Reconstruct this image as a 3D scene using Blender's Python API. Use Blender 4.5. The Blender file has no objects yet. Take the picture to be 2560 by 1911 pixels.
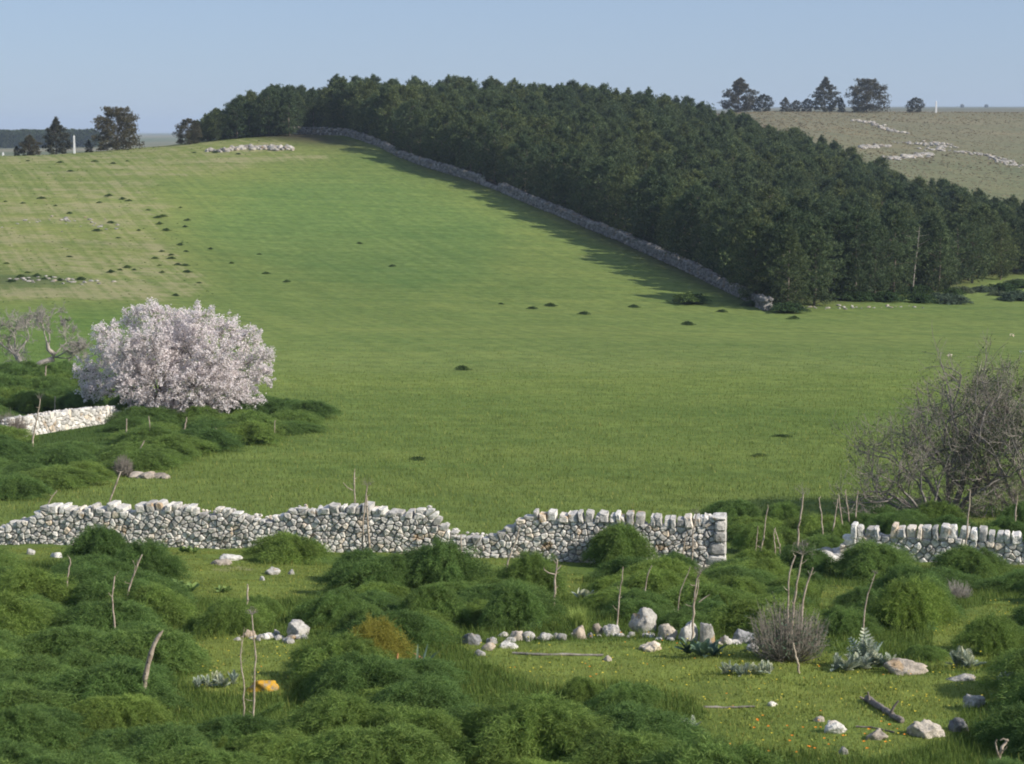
import bpy, math, random
import numpy as np
from mathutils import Vector, Matrix

SC = bpy.context.scene
COL = SC.collection
PI = math.pi
# ------------------------------------------------------------------ camera
F_PX = 2000.0                      # focal length in pixels of a 1024 wide frame
PITCH = math.atan(252.0 / F_PX)
cam = bpy.data.cameras.new('camera')
cam.sensor_width = 36.0
cam.lens = 36.0 * F_PX / 1024.0
cam.clip_start = 0.5
cam.clip_end = 30000
cam.dof.use_dof = True
cam.dof.focus_distance = 60.0
cam.dof.aperture_fstop = 5.0
camo = bpy.data.objects.new('camera', cam)
COL.objects.link(camo)
camo.location = (0, 0, 0)
camo.rotation_euler = (PI / 2 - PITCH, 0, 0)
SC.camera = camo
# ------------------------------------------------------------------ sky and sun
SUN_EL = math.radians(32)
SUN_AZ = math.radians(-24)         # measured from +X towards +Y: right of and a little behind the camera
sdir = Vector((math.cos(SUN_EL) * math.cos(SUN_AZ), math.cos(SUN_EL) * math.sin(SUN_AZ), math.sin(SUN_EL)))
W = bpy.data.worlds.new('World')
SC.world = W
W.use_nodes = True
nt = W.node_tree
sky = nt.nodes.new('ShaderNodeTexSky')
sky.sky_type = 'NISHITA'
sky.sun_disc = False
sky.sun_elevation = SUN_EL
sky.sun_rotation = math.atan2(sdir.x, sdir.y)
sky.altitude = 300
sky.air_density = 1.0
sky.dust_density = 0.15
sky.ozone_density = 4.0
tint = nt.nodes.new('ShaderNodeMix'); tint.data_type = 'RGBA'; tint.blend_type = 'MULTIPLY'
tint.inputs[0].default_value = 1.0; tint.inputs[7].default_value = (0.80, 0.92, 1.12, 1)
nt.links.new(sky.outputs[0], tint.inputs[6])
hazy = nt.nodes.new('ShaderNodeMix'); hazy.data_type = 'RGBA'          # even milky haze over the whole dome
hazy.inputs[0].default_value = 0.72; hazy.inputs[7].default_value = (2.75, 3.40, 4.60, 1)
nt.links.new(tint.outputs[2], hazy.inputs[6])
nt.links.new(hazy.outputs[2], nt.nodes['Background'].inputs[0])
nt.nodes['Background'].inputs[1].default_value = 0.09
sun = bpy.data.lights.new('sun', 'SUN')
sun.energy = 4.0
sun.angle = math.radians(0.5)
sun.color = (1.0, 0.93, 0.82)
suno = bpy.data.objects.new('sun', sun)
COL.objects.link(suno)
suno.rotation_euler = sdir.to_track_quat('Z', 'Y').to_euler()
SC.view_settings.view_transform = 'Standard'
SC.view_settings.look = 'None'
SC.view_settings.gamma = 1.0
SC.view_settings.exposure = 0.55
SC.view_settings.use_curve_mapping = False
SC.render.engine = 'CYCLES'
SC.cycles.volume_bounces = 0
SC.cycles.max_bounces = 6
SC.cycles.transparent_max_bounces = 8
SC.cycles.filter_width = 1.9

# ------------------------------------------------------------------ helpers
def tag(o, label=None, cat=None, group=None, kind=None):
    if label: o['label'] = label
    if cat: o['category'] = cat
    if group: o['group'] = group
    if kind: o['kind'] = kind
    return o

def empty(name, loc=(0, 0, 0), rz=0.0):
    o = bpy.data.objects.new(name, None)
    o.empty_display_size = 0.2
    o.location = loc
    o.rotation_euler = (0, 0, rz)
    COL.objects.link(o)
    return o

def mesh_np(name, V, faces, mat=None, smooth=False, attrs=None):
    """faces: an (n,k) int array or a list of such arrays"""
    if isinstance(faces, np.ndarray): faces = [faces]
    faces = [f for f in faces if len(f)]
    V = np.asarray(V, dtype=np.float32)
    me = bpy.data.meshes.new(name)
    me.vertices.add(len(V))
    me.vertices.foreach_set('co', V.ravel())
    nl = sum(f.size for f in faces)
    nf = sum(len(f) for f in faces)
    me.loops.add(nl)
    me.polygons.add(nf)
    me.loops.foreach_set('vertex_index', np.concatenate([f.ravel() for f in faces]).astype(np.int32))
    starts = []
    c = 0
    for f in faces:
        k = f.shape[1]
        starts.append(c + np.arange(len(f)) * k)
        c += f.size
    me.polygons.foreach_set('loop_start', np.concatenate(starts).astype(np.int32))
    me.polygons.foreach_set('use_smooth', np.full(nf, bool(smooth)))
    if attrs:
        for k, a in attrs.items():
            if a.ndim == 1:
                at = me.attributes.new(k, 'FLOAT', 'POINT')
                at.data.foreach_set('value', a.astype(np.float32))
            else:
                at = me.attributes.new(k, 'FLOAT_COLOR', 'POINT')
                aa = np.ones((len(a), 4), dtype=np.float32)
                aa[:, :3] = a
                at.data.foreach_set('color', aa.ravel())
    if mat: me.materials.append(mat)
    me.update(calc_edges=True)
    return me

def obj(name, me, parent=None, loc=(0, 0, 0), rz=0.0):
    o = bpy.data.objects.new(name, me)
    o.location = loc
    o.rotation_euler = (0, 0, rz)
    COL.objects.link(o)
    if parent is not None: o.parent = parent
    return o

class Acc:
    """collects pieces of geometry for one mesh"""
    def __init__(s): s.V = []; s.F = {}; s.n = 0
    def add(s, V, *Fs):
        V = np.asarray(V, dtype=np.float64).reshape(-1, 3)
        for f in Fs:
            f = np.asarray(f, dtype=np.int64)
            if f.size: s.F.setdefault(f.shape[1], []).append(f + s.n)
        s.V.append(V)
        s.n += len(V)
    def tube(s, pts, rad, sides=5, cap=False):
        pts = np.asarray(pts, dtype=np.float64)
        n = len(pts)
        rad = np.broadcast_to(np.asarray(rad, dtype=np.float64), (n,))
        d = np.gradient(pts, axis=0)
        d /= np.linalg.norm(d, axis=1)[:, None] + 1e-9
        up = np.array([0.13, 0.21, 0.97]) if abs(d[:, 2]).mean() < 0.8 else np.array([0.95, 0.1, 0.2])
        a = np.cross(d, up); a /= np.linalg.norm(a, axis=1)[:, None] + 1e-9
        b = np.cross(d, a)
        t = np.arange(sides) * 2 * PI / sides
        V = pts[:, None, :] + rad[:, None, None] * (np.cos(t)[None, :, None] * a[:, None, :] + np.sin(t)[None, :, None] * b[:, None, :])
        i = np.arange(n - 1)[:, None] * sides
        j = np.arange(sides)[None, :]
        j2 = (j + 1) % sides
        Q = np.stack([i + j, i + j2, i + sides + j2, i + sides + j], -1).reshape(-1, 4)
        s.add(V.reshape(-1, 3), Q)
        if cap:
            s.add(np.vstack([V[-1], pts[-1] + d[-1] * rad[-1] * 0.3]), np.array([[k, (k + 1) % sides, sides] for k in range(sides)]))
    def mesh(s, name, mat, smooth=False, attrs=None):
        return mesh_np(name, np.vstack(s.V), [np.vstack(v) for v in s.F.values()], mat, smooth, attrs)

# value noise in numpy
_rs = np.random.RandomState(7)
_LAT = _rs.rand(256, 256)
def vnoise(x, y, seed=0):
    x = np.asarray(x, dtype=np.float64) + seed * 17.31
    y = np.asarray(y, dtype=np.float64) + seed * 9.77
    xi = np.floor(x).astype(np.int64); yi = np.floor(y).astype(np.int64)
    fx = x - xi; fy = y - yi
    fx = fx * fx * (3 - 2 * fx); fy = fy * fy * (3 - 2 * fy)
    a = _LAT[xi & 255, yi & 255]; b = _LAT[(xi + 1) & 255, yi & 255]
    c = _LAT[xi & 255, (yi + 1) & 255]; d = _LAT[(xi + 1) & 255, (yi + 1) & 255]
    return (a * (1 - fx) + b * fx) * (1 - fy) + (c * (1 - fx) + d * fx) * fy
def fbm(x, y, seed=0, octv=4):
    r = 0; amp = 0.5; tot = 0
    for k in range(octv):
        r = r + amp * vnoise(np.asarray(x) * 2 ** k, np.asarray(y) * 2 ** k, seed + k * 3)
        tot += amp; amp *= 0.5
    return r / tot

def pchip(xs, ys, xq):
    """monotone cubic interpolation along axis 0 of ys"""
    xs = np.asarray(xs, float); ys = np.asarray(ys, float)
    h = np.diff(xs); hh = h.reshape((-1,) + (1,) * (ys.ndim - 1))
    dl = np.diff(ys, axis=0) / hh
    m = np.zeros_like(ys)
    a = dl[:-1]; b = dl[1:]
    w1 = 2 * hh[1:] + hh[:-1]; w2 = hh[1:] + 2 * hh[:-1]
    with np.errstate(divide='ignore', invalid='ignore'):
        mm = (w1 + w2) / (w1 / a + w2 / b)
    m[1:-1] = np.where(a * b > 0, mm, 0)
    m[0] = dl[0]; m[-1] = dl[-1]
    i = np.clip(np.searchsorted(xs, xq) - 1, 0, len(xs) - 2)
    sh = (-1,) + (1,) * (ys.ndim - 1)
    t = ((np.clip(xq, xs[0], xs[-1]) - xs[i]) / h[i]).reshape(sh); H = h[i].reshape(sh)
    return ((2 * t**3 - 3 * t**2 + 1) * ys[i] + (t**3 - 2 * t**2 + t) * H * m[i] + (-2 * t**3 + 3 * t**2) * ys[i + 1] + (t**3 - t**2) * H * m[i + 1])

# ------------------------------------------------------------------ the lie of the land (survey table: bearing x distance)
TU = [-250, 0, 150, 300, 450, 600, 770, 900, 1024, 1280]
TD = [
 (14,  [1101] * 10), (18, [897] * 10), (22, [764] * 10), (26, [696] * 10),
 (32,  [630, 630, 630, 630, 632, 634, 637, 637, 637, 637]),
 (39,  [583, 583, 584, 586, 590, 596, 602, 602, 602, 602]),
 (47,  [555, 555, 555, 557, 562, 568, 577, 577, 577, 577]),
 (50,  [545, 545, 546, 548, 551, 556, 566, 566, 566, 566]),
 (54,  [532, 532, 533, 534, 537, 541, 550, 550, 550, 550]),
 (60,  [512, 512, 512, 513, 514, 517, 522, 522, 522, 522]),
 (68,  [484, 484, 484, 485, 486, 487, 490, 490, 490, 490]),
 (80,  [444, 445, 446, 447, 447, 447, 448, 448, 448, 448]),
 (100, [395, 398, 400, 401, 401, 401, 401, 401, 401, 401]),
 (130, [350, 352, 356, 358, 360, 360, 360, 360, 360, 360]),
 (160, [308, 310, 315, 322, 326, 328, 332, 333, 333, 333]),
 (180, [282, 284, 290, 299, 304, 308, 312, 314, 314, 314]),
 (200, [258, 260, 266, 275, 280, 284, 290, 297, 300, 302]),
 (230, [222, 224, 228, 238, 244, 250, 262, 276, 284, 288]),
 (260, [188, 190, 192, 200, 208, 216, 236, 258, 272, 278]),
 (290, [165, 166, 166, 168, 172, 186, 216, 246, 264, 272]),
 (315, [156, 156, 150, 143, 150, 166, 200, 236, 255, 266]),
 (340, [158, 157, 147, 134, 137, 152, 185, 225, 248, 262]),
 (365, [166, 164, 150, 131, 129, 138, 171, 212, 240, 256]),
 (400, [176, 172, 156, 135, 127, 134, 170, 203, 226, 246]),
 (450, [180, 176, 163, 142, 132, 138, 160, 186, 203, 220]),
 (520, [174, 170, 164, 150, 138, 137, 137, 153, 162, 180]),
 (600, [166, 164, 160, 150, 140, 130, 118, 125, 130, 145]),
 (650, [162, 160, 157, 149, 139, 126, 111.5, 112, 112.5, 120]),
 (800, [154, 154, 152, 147, 139, 126, 113, 113, 113, 116]),
 (1500, [145, 145, 144, 141, 135, 122, 110, 109, 109, 110]),
 (3000, [136, 136, 136, 135, 131, 120, 108, 107.5, 107.5, 108]),
 (12000, [132.5, 132.5, 132.5, 132.5, 129, 118, 107, 106.5, 106.5, 107]),
]
def v2q(v): return -math.tan(PITCH + math.atan((v - 382.0) / F_PX))   # z / distance
_D = np.array([1.0, 5.0, 9.0] + [r[0] for r in TD])
_Q = np.array([[-1.7] * 10, [-0.72] * 10, [-0.6] * 10] + [[v2q(v) for v in r[1]] for r in TD])
LD = np.linspace(0, math.log(12000), 900)
LU = np.linspace(-250, 1280, 307)
_A = pchip(np.log(_D), _Q, LD)
_T = pchip(TU, _A.T, LU).T                                           # (900,307)
def Hq(x, y):
    x = np.asarray(x, float); y = np.maximum(np.asarray(y, float), 1.0)
    fu = (np.clip(512 + F_PX * x / y, -250, 1280) + 250) / 1530 * 306
    fd = np.clip(np.log(y), 0, LD[-1]) / LD[-1] * 899
    iu = np.clip(fu.astype(int), 0, 305); idd = np.clip(fd.astype(int), 0, 898)
    a = fu - iu; b = fd - idd
    q = (_T[idd, iu] * (1 - a) + _T[idd, iu + 1] * a) * (1 - b) + (_T[idd + 1, iu] * (1 - a) + _T[idd + 1, iu + 1] * a) * b
    return q * y
def H(x, y):
    x = np.asarray(x, float); y = np.asarray(y, float)
    z = Hq(x, y)
    w = np.clip((56 - y) / 8, 0, 1)                                  # rough pasture in front, smoother field behind
    z = z + w * (fbm(x * 0.9, y * 0.9, 3) - 0.5) * 0.16 + (fbm(x * 0.08, y * 0.08, 5) - 0.5) * 0.25 * np.clip((y - 60) / 60, 0, 1)
    return z
def h1(x, y): return float(H(np.array([x]), np.array([y]))[0])
def ray(u, v):
    c, s = math.cos(PITCH), math.sin(PITCH)
    d = np.array([u - 512.0, F_PX * c + (382.0 - v) * s, -F_PX * s + (382.0 - v) * c])
    return d / d[1]
_GD = np.exp(np.linspace(math.log(8), math.log(11000), 3000))
def G(u, v, dmin=8.0):
    """the ground point seen on a bearing"""
    r = ray(u, v)
    x = r[0] * _GD; z = r[2] * _GD
    k = np.nonzero((z <= H(x, _GD)) & (_GD > dmin))[0]
    if len(k) == 0: return Vector((r[0] * 9000, 9000, r[2] * 9000))
    D = _GD[k[0]]
    x = r[0] * D
    return Vector((x, D, h1(x, D)))
def S(x, y, dmin=8.0): return G(x * 0.4, y * 0.4, dmin)
def proj(x, y, z):
    c, s = math.cos(PITCH), math.sin(PITCH)
    dep = y * c - z * s; up = y * s + z * c
    return 512 + F_PX * x / dep, 382 - F_PX * up / dep
def inpoly(u, v, P):
    u = np.asarray(u); v = np.asarray(v)
    r = np.zeros(u.shape, bool)
    n = len(P)
    for i in range(n):
        x1, y1 = P[i]; x2, y2 = P[(i + 1) % n]
        if y1 == y2: continue
        c = ((y1 > v) != (y2 > v)) & (u < (x2 - x1) * (v - y1) / (y2 - y1) + x1)
        r ^= c
    return r
def P22(L): return [(a / 2.1611, b / 2.1611) for a, b in L]

# ------------------------------------------------------------------ materials
def mat(name, rough=0.9, spec=0.15):
    m = bpy.data.materials.new(name)
    m.use_nodes = True
    b = m.node_tree.nodes['Principled BSDF']
    b.inputs['Roughness'].default_value = rough
    b.inputs['Specular IOR Level'].default_value = spec
    return m, m.node_tree, b
def N(t, typ, **kw):
    n = t.nodes.new(typ)
    for k, v in kw.items(): setattr(n, k, v)
    return n
def noise(t, vec, scale, detail=4, rough=0.55):
    n = N(t, 'ShaderNodeTexNoise')
    n.inputs['Scale'].default_value = scale
    n.inputs['Detail'].default_value = detail
    n.inputs['Roughness'].default_value = rough
    if vec is not None: t.links.new(vec, n.inputs['Vector'])
    return n.outputs['Fac']
def ramp(t, fac, stops):
    n = N(t, 'ShaderNodeValToRGB')
    e = n.color_ramp.elements
    while len(e) < len(stops): e.new(0.5)
    for i, (p, c) in enumerate(stops):
        e[i].position = p
        e[i].color = (c[0], c[1], c[2], 1) if isinstance(c, (tuple, list)) else (c, c, c, 1)
    t.links.new(fac, n.inputs[0])
    return n.outputs[0]
def mix(t, fac, a, b, mode='MIX'):
    n = N(t, 'ShaderNodeMix', data_type='RGBA', blend_type=mode)
    for idx, v in ((0, fac), (6, a), (7, b)):
        if isinstance(v, (int, float)): n.inputs[idx].default_value = v
        elif isinstance(v, tuple): n.inputs[idx].default_value = (v[0], v[1], v[2], 1)
        else: t.links.new(v, n.inputs[idx])
    return n.outputs[2]
def math_(t, op, a, b=0.5):
    n = N(t, 'ShaderNodeMath', operation=op)
    for i, v in enumerate((a, b)):
        if isinstance(v, (int, float)): n.inputs[i].default_value = v
        else: t.links.new(v, n.inputs[i])
    return n.outputs[0]
def objrand(t):
    o = N(t, 'ShaderNodeObjectInfo').outputs['Random']
    i = N(t, 'ShaderNodeNewGeometry').outputs['Random Per Island']
    return math_(t, 'FRACT', math_(t, 'ADD', o, i))
def coords(t): return N(t, 'ShaderNodeTexCoord').outputs['Object']
def worldpos(t): return N(t, 'ShaderNodeNewGeometry').outputs['Position']
def bump(t, b, h, strength=0.4, dist=0.05):
    n = N(t, 'ShaderNodeBump')
    n.inputs['Strength'].default_value = strength
    n.inputs['Distance'].default_value = dist
    t.links.new(h, n.inputs['Height'])
    t.links.new(n.outputs[0], b.inputs['Normal'])

def leafmat(name, c1, c2, var=0.35, trans=0.3, scale=1.2, tip=None):
    """foliage: varies by leaf, by clump and by plant"""
    m, t, b = mat(name, 0.75, 0.2)
    isl = N(t, 'ShaderNodeNewGeometry').outputs['Random Per Island']
    col = mix(t, isl, c1, c2)
    n = noise(t, worldpos(t), scale, 3)
    k = ramp(t, n, [(0.3, 1 - var), (0.7, 1 + var)])
    col = mix(t, 1.0, col, k, 'MULTIPLY')
    o = N(t, 'ShaderNodeObjectInfo').outputs['Random']
    k2 = ramp(t, o, [(0, (0.72, 0.78, 0.80)), (0.5, (1.0, 1.0, 1.0)), (1, (1.38, 1.22, 1.0))])
    col = mix(t, 1.0, col, k2, 'MULTIPLY')
    t.links.new(col, b.inputs['Base Color'])
    tr = N(t, 'ShaderNodeBsdfTranslucent')
    t.links.new(col, tr.inputs[0])
    ms = N(t, 'ShaderNodeMixShader')
    ms.inputs[0].default_value = trans
    t.links.new(b.outputs[0], ms.inputs[1]); t.links.new(tr.outputs[0], ms.inputs[2])
    t.links.new(ms.outputs[0], t.nodes['Material Output'].inputs[0])
    return m

def stonemat(name, base=(0.47, 0.45, 0.415), lichen=0.5, orange=0.55, scale=1.0):
    m, t, b = mat(name, 0.92, 0.1)
    co = worldpos(t)
    r = objrand(t)
    col = ramp(t, r, [(0.0, tuple(c * 0.66 for c in base)), (0.45, base), (0.85, tuple(c * 1.3 for c in base)), (1.0, (base[0] * 1.12, base[1] * 0.98, base[2] * 0.82))])
    n1 = noise(t, co, 9 * scale, 6, 0.65)
    col = mix(t, 1.0, col, ramp(t, n1, [(0.3, 0.5), (0.5, 1.0), (0.72, 1.25)]), 'MULTIPLY')
    n2 = noise(t, co, 22 * scale, 5, 0.7)
    col = mix(t, math_(t, 'MULTIPLY', ramp(t, n2, [(0.56, 0.0), (0.66, 1.0)]), lichen), col, (0.13, 0.13, 0.12))
    n3 = noise(t, co, 2.3 * scale, 3, 0.5)
    col = mix(t, math_(t, 'MULTIPLY', ramp(t, n3, [(0.62, 0.0), (0.68, 1.0)]), orange), col, (0.46, 0.27, 0.09))
    t.links.new(col, b.inputs['Base Color'])
    bump(t, b, n2, 0.9, 0.035 / scale)
    return m

def barkmat(name, c1, c2, scale=14):
    m, t, b = mat(name, 0.9, 0.1)
    n1 = noise(t, worldpos(t), scale, 5, 0.65)
    col = ramp(t, n1, [(0.32, c1), (0.68, c2)])
    t.links.new(col, b.inputs['Base Color'])
    bump(t, b, n1, 0.6, 0.02)
    return m

M = {}
M['limestone'] = stonemat('limestone_dry_wall', (0.63, 0.60, 0.55))
M['white_stone'] = stonemat('sunbleached_limestone', (0.64, 0.615, 0.57), 0.55, 0.35)
M['far_stone'] = stonemat('far_limestone', (0.36, 0.335, 0.30), 0.6, 0.3, 0.35)
M['wood_wall'] = stonemat('shade_toned_wall_stone', (0.25, 0.24, 0.225), 0.5, 0.2, 0.4)  # stone colour darkened to carry the shade along the pine wood
M['rubble'] = stonemat('rubble_core', (0.38, 0.36, 0.33), 0.5, 0.3)
M['boulder'] = stonemat('field_boulder', (0.44, 0.42, 0.385), 0.8, 0.6, 1.6)
M['dark_boulder'] = stonemat('lichened_boulder', (0.27, 0.27, 0.27), 0.8, 0.3, 1.3)
M['tan_boulder'] = stonemat('tan_boulder', (0.40, 0.345, 0.285), 0.55, 0.5, 1.3)
M['fennel'] = leafmat('fennel_foliage', (0.078, 0.150, 0.034), (0.215, 0.315, 0.090), 0.28, 0.40, 1.6)
M['fennel_old'] = leafmat('yellowing_fennel_foliage', (0.16, 0.17, 0.03), (0.26, 0.24, 0.05), 0.3, 0.3, 2.5)
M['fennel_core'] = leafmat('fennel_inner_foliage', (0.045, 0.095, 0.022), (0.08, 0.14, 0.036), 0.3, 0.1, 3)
M['fennel_stem'] = barkmat('green_stem', (0.20, 0.27, 0.06), (0.34, 0.42, 0.12))
M['pine'] = leafmat('pine_needles', (0.028, 0.054, 0.024), (0.138, 0.178, 0.078), 0.30, 0.16, 0.30)
M['pine_far'] = leafmat('far_pine_needles', (0.035, 0.058, 0.022), (0.062, 0.088, 0.034), 0.3, 0.15, 0.2)
M['cypress'] = leafmat('cypress_foliage', (0.046, 0.050, 0.032), (0.100, 0.096, 0.066), 0.3, 0.12, 0.6)
M['pine_bark'] = barkmat('pine_bark', (0.09, 0.07, 0.055), (0.22, 0.19, 0.16), 5)
M['dead_pine'] = barkmat('dead_pine_bark', (0.20, 0.175, 0.15), (0.38, 0.345, 0.31), 5)
M['grey_bark'] = barkmat('grey_bark', (0.12, 0.105, 0.09), (0.34, 0.31, 0.28), 12)
M['pale_bark'] = barkmat('pale_fig_bark', (0.22, 0.19, 0.16), (0.46, 0.42, 0.37), 9)
M['twig'] = barkmat('twig_bark', (0.16, 0.138, 0.115), (0.33, 0.295, 0.255), 6)
M['pale_twig'] = barkmat('pale_twig_bark', (0.23, 0.21, 0.185), (0.38, 0.35, 0.32), 6)
M['stalk'] = barkmat('dried_stalk', (0.22, 0.17, 0.125), (0.54, 0.46, 0.37), 10)
M['log'] = barkmat('weathered_log', (0.10, 0.085, 0.075), (0.30, 0.26, 0.23), 16)
M['blossom'] = leafmat('almond_blossom', (0.72, 0.65, 0.66), (0.92, 0.88, 0.87), 0.08, 0.4, 1.2)
M['silver'] = leafmat('silver_leaf', (0.25, 0.30, 0.23), (0.46, 0.50, 0.42), 0.2, 0.15, 6)
M['bluegreen'] = leafmat('blue_green_leaf', (0.07, 0.13, 0.09), (0.15, 0.22, 0.16), 0.2, 0.15, 6)
M['broadleaf'] = leafmat('light_green_leaf', (0.14, 0.22, 0.06), (0.22, 0.31, 0.10), 0.2, 0.25, 6)
M['deadleaf'] = leafmat('dead_orange_leaf', (0.42, 0.20, 0.09), (0.55, 0.30, 0.15), 0.2, 0.25, 6)
M['weed'] = leafmat('field_weed', (0.048, 0.088, 0.028), (0.085, 0.140, 0.045), 0.2, 0.25, 1)
M['scrub'] = leafmat('grey_green_scrub', (0.08, 0.12, 0.07), (0.14, 0.18, 0.11), 0.3, 0.2, 1)
M['redscrub'] = leafmat('reddish_scrub', (0.14, 0.09, 0.05), (0.22, 0.15, 0.08), 0.3, 0.15, 1)
m, t, b = mat('white_paint', 0.6, 0.3)
n_ = noise(t, worldpos(t), 4, 3)
t.links.new(ramp(t, n_, [(0.3, 0.62), (0.7, 0.8)]), b.inputs['Base Color'])
M['white'] = m
m, t, b = mat('yellow_petal', 0.6, 0.2); b.inputs['Base Color'].default_value = (0.80, 0.62, 0.05, 1)
n_ = noise(t, worldpos(t), 3, 2)
t.links.new(ramp(t, n_, [(0.3, (0.70, 0.55, 0.04)), (0.7, (0.85, 0.70, 0.10))]), b.inputs['Base Color'])
M['yellow'] = m
m, t, b = mat('orange_petal', 0.6, 0.2)
n_ = noise(t, worldpos(t), 3, 2)
t.links.new(ramp(t, n_, [(0.3, (0.80, 0.24, 0.02)), (0.7, (0.85, 0.36, 0.04))]), b.inputs['Base Color'])
M['orange'] = m
m, t, b = mat('orange_lichen_rock', 0.9, 0.1)
n_ = noise(t, worldpos(t), 9, 5, 0.7)
t.links.new(ramp(t, n_, [(0.38, (0.28, 0.25, 0.2)), (0.5, (0.48, 0.27, 0.03)), (0.7, (0.66, 0.40, 0.04))]), b.inputs['Base Color'])
bump(t, b, n_, 0.8, 0.02)
M['lichen_rock'] = m

# ground: painted albedo by region (real colour of crop, stubble, bare soil), grain and tufts by noise
m, t, b = mat('ground_cover', 0.95, 0.05)
base = N(t, 'ShaderNodeAttribute', attribute_name='albedo').outputs['Color']
dry = N(t, 'ShaderNodeAttribute', attribute_name='dry').outputs['Fac']
wp = worldpos(t)
def mapped(rot, sx, sy, sz=1):
    n = N(t, 'ShaderNodeMapping')
    n.inputs['Rotation'].default_value = (0, 0, rot)
    n.inputs['Scale'].default_value = (sx, sy, sz)
    # rotate first, then stretch: chain of two mappings
    t.links.new(wp, n.inputs['Vector'])
    return n.outputs[0]
def rotmap(rot, sx, sy):
    a = N(t, 'ShaderNodeMapping'); a.inputs['Rotation'].default_value = (0, 0, rot)
    t.links.new(wp, a.inputs['Vector'])
    c = N(t, 'ShaderNodeMapping'); c.inputs['Scale'].default_value = (sx, sy, 0.02)
    t.links.new(a.outputs[0], c.inputs['Vector'])
    return c.outputs[0]
ROWA = G(46, 185); ROWB = G(93, 240)
ROW = math.atan2(ROWB.y - ROWA.y, ROWB.x - ROWA.x)
g1 = noise(t, wp, 1.1, 6, 0.6)
col = mix(t, 1.0, base, ramp(t, g1, [(0.3, 0.78), (0.7, 1.2)]), 'MULTIPLY')
g2 = noise(t, rotmap(0.1, 0.016, 0.06), 1.0, 5, 0.6)            # long drifts across the field
col = mix(t, 1.0, col, ramp(t, g2, [(0.3, (0.84, 0.90, 0.88)), (0.7, (1.12, 1.07, 1.06))]), 'MULTIPLY')
g2b = noise(t, rotmap(-0.12, 0.05, 0.5), 1.0, 4, 0.6)
col = mix(t, 1.0, col, ramp(t, g2b, [(0.35, (0.87, 0.92, 0.90)), (0.65, (1.08, 1.05, 1.03))]), 'MULTIPLY')
g3 = noise(t, rotmap(-ROW, 0.02, 1.3), 1.0, 4, 0.65)            # drill rows running down the slope
col = mix(t, 1.0, col, ramp(t, g3, [(0.35, (0.90, 0.93, 0.92)), (0.65, (1.10, 1.07, 1.06))]), 'MULTIPLY')
ug = noise(t, wp, 0.35, 7, 0.8)
col = mix(t, 1.0, col, ramp(t, ug, [(0.3, (0.82, 0.86, 0.84)), (0.5, (1.0, 1.0, 1.0)), (0.72, (1.14, 1.08, 1.08))]), 'MULTIPLY')
g4 = noise(t, rotmap(0.0, 0.05, 0.22), 1.0, 6, 0.7)
g5 = noise(t, wp, 0.6, 6, 0.75)
s = math_(t, 'ADD', math_(t, 'MULTIPLY', g3, 0.40), math_(t, 'MULTIPLY', g4, 0.6))
s = math_(t, 'ADD', math_(t, 'MULTIPLY', g5, 0.35), math_(t, 'MULTIPLY', s, 0.65))
s = math_(t, 'ADD', s, math_(t, 'MULTIPLY', math_(t, 'SUBTRACT', dry, 0.5), 0.42))
sf = ramp(t, s, [(0.51, 0.0), (0.60, 1.0)])
col = mix(t, math_(t, 'MULTIPLY', sf, 0.52), col, (0.37, 0.315, 0.19))
t.links.new(col, b.inputs['Base Color'])
bump(t, b, noise(t, wp, 3.0, 6, 0.7), 0.6, 0.15)
M['ground'] = m
m, t, b = mat('blade', 0.8, 0.15)
a_ = N(t, 'ShaderNodeAttribute', attribute_name='albedo').outputs['Color']
isl = N(t, 'ShaderNodeNewGeometry').outputs['Random Per Island']
col = mix(t, 1.0, a_, ramp(t, isl, [(0, (0.75, 0.8, 0.7)), (1, (1.3, 1.2, 1.15))]), 'MULTIPLY')
t.links.new(col, b.inputs['Base Color'])
tr = N(t, 'ShaderNodeBsdfTranslucent'); t.links.new(col, tr.inputs[0])
ms = N(t, 'ShaderNodeMixShader'); ms.inputs[0].default_value = 0.3
t.links.new(b.outputs[0], ms.inputs[1]); t.links.new(tr.outputs[0], ms.inputs[2]); t.links.new(ms.outputs[0], t.nodes['Material Output'].inputs[0])
M['blade'] = m

# ------------------------------------------------------------------ regions and ground
GRASS = [P22(L) for L in (
 [(0, 1178), (135, 1182), (130, 1212), (0, 1215)],
 [(255, 1182), (520, 1187), (570, 1222), (740, 1225), (690, 1290), (560, 1302), (400, 1290), (385, 1240), (330, 1205)],
 [(700, 1195), (1240, 1208), (1225, 1232), (1000, 1215), (860, 1215)],
 [(400, 1395), (480, 1380), (650, 1378), (660, 1440), (620, 1500), (470, 1500), (400, 1480)],
 [(990, 1395), (1350, 1378), (1640, 1392), (1800, 1400), (1900, 1440), (2010, 1450), (2213, 1445), (2213, 1500), (2080, 1535), (2060, 1600), (1900, 1640), (1700, 1625), (1480, 1590), (1530, 1540), (1480, 1495), (1330, 1470), (1230, 1490), (1150, 1475), (1060, 1435)],
 [(1780, 1262), (1870, 1275), (1850, 1325), (1770, 1310)],
 [(2020, 1330), (2213, 1290), (2213, 1330), (2120, 1440), (2010, 1440)],
 [(1190, 1235), (1260, 1240), (1250, 1290), (1190, 1285)],
)]
LBED = P22([(-80, 800), (150, 800), (260, 880), (560, 880), (690, 900), (650, 935), (500, 965), (350, 1005), (130, 1050), (70, 1075), (-80, 1080)])
RBED = P22([(1580, 1130), (1700, 1135), (1850, 1150), (1900, 1130), (2213, 1140), (2300, 1200), (1580, 1200)])
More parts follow.
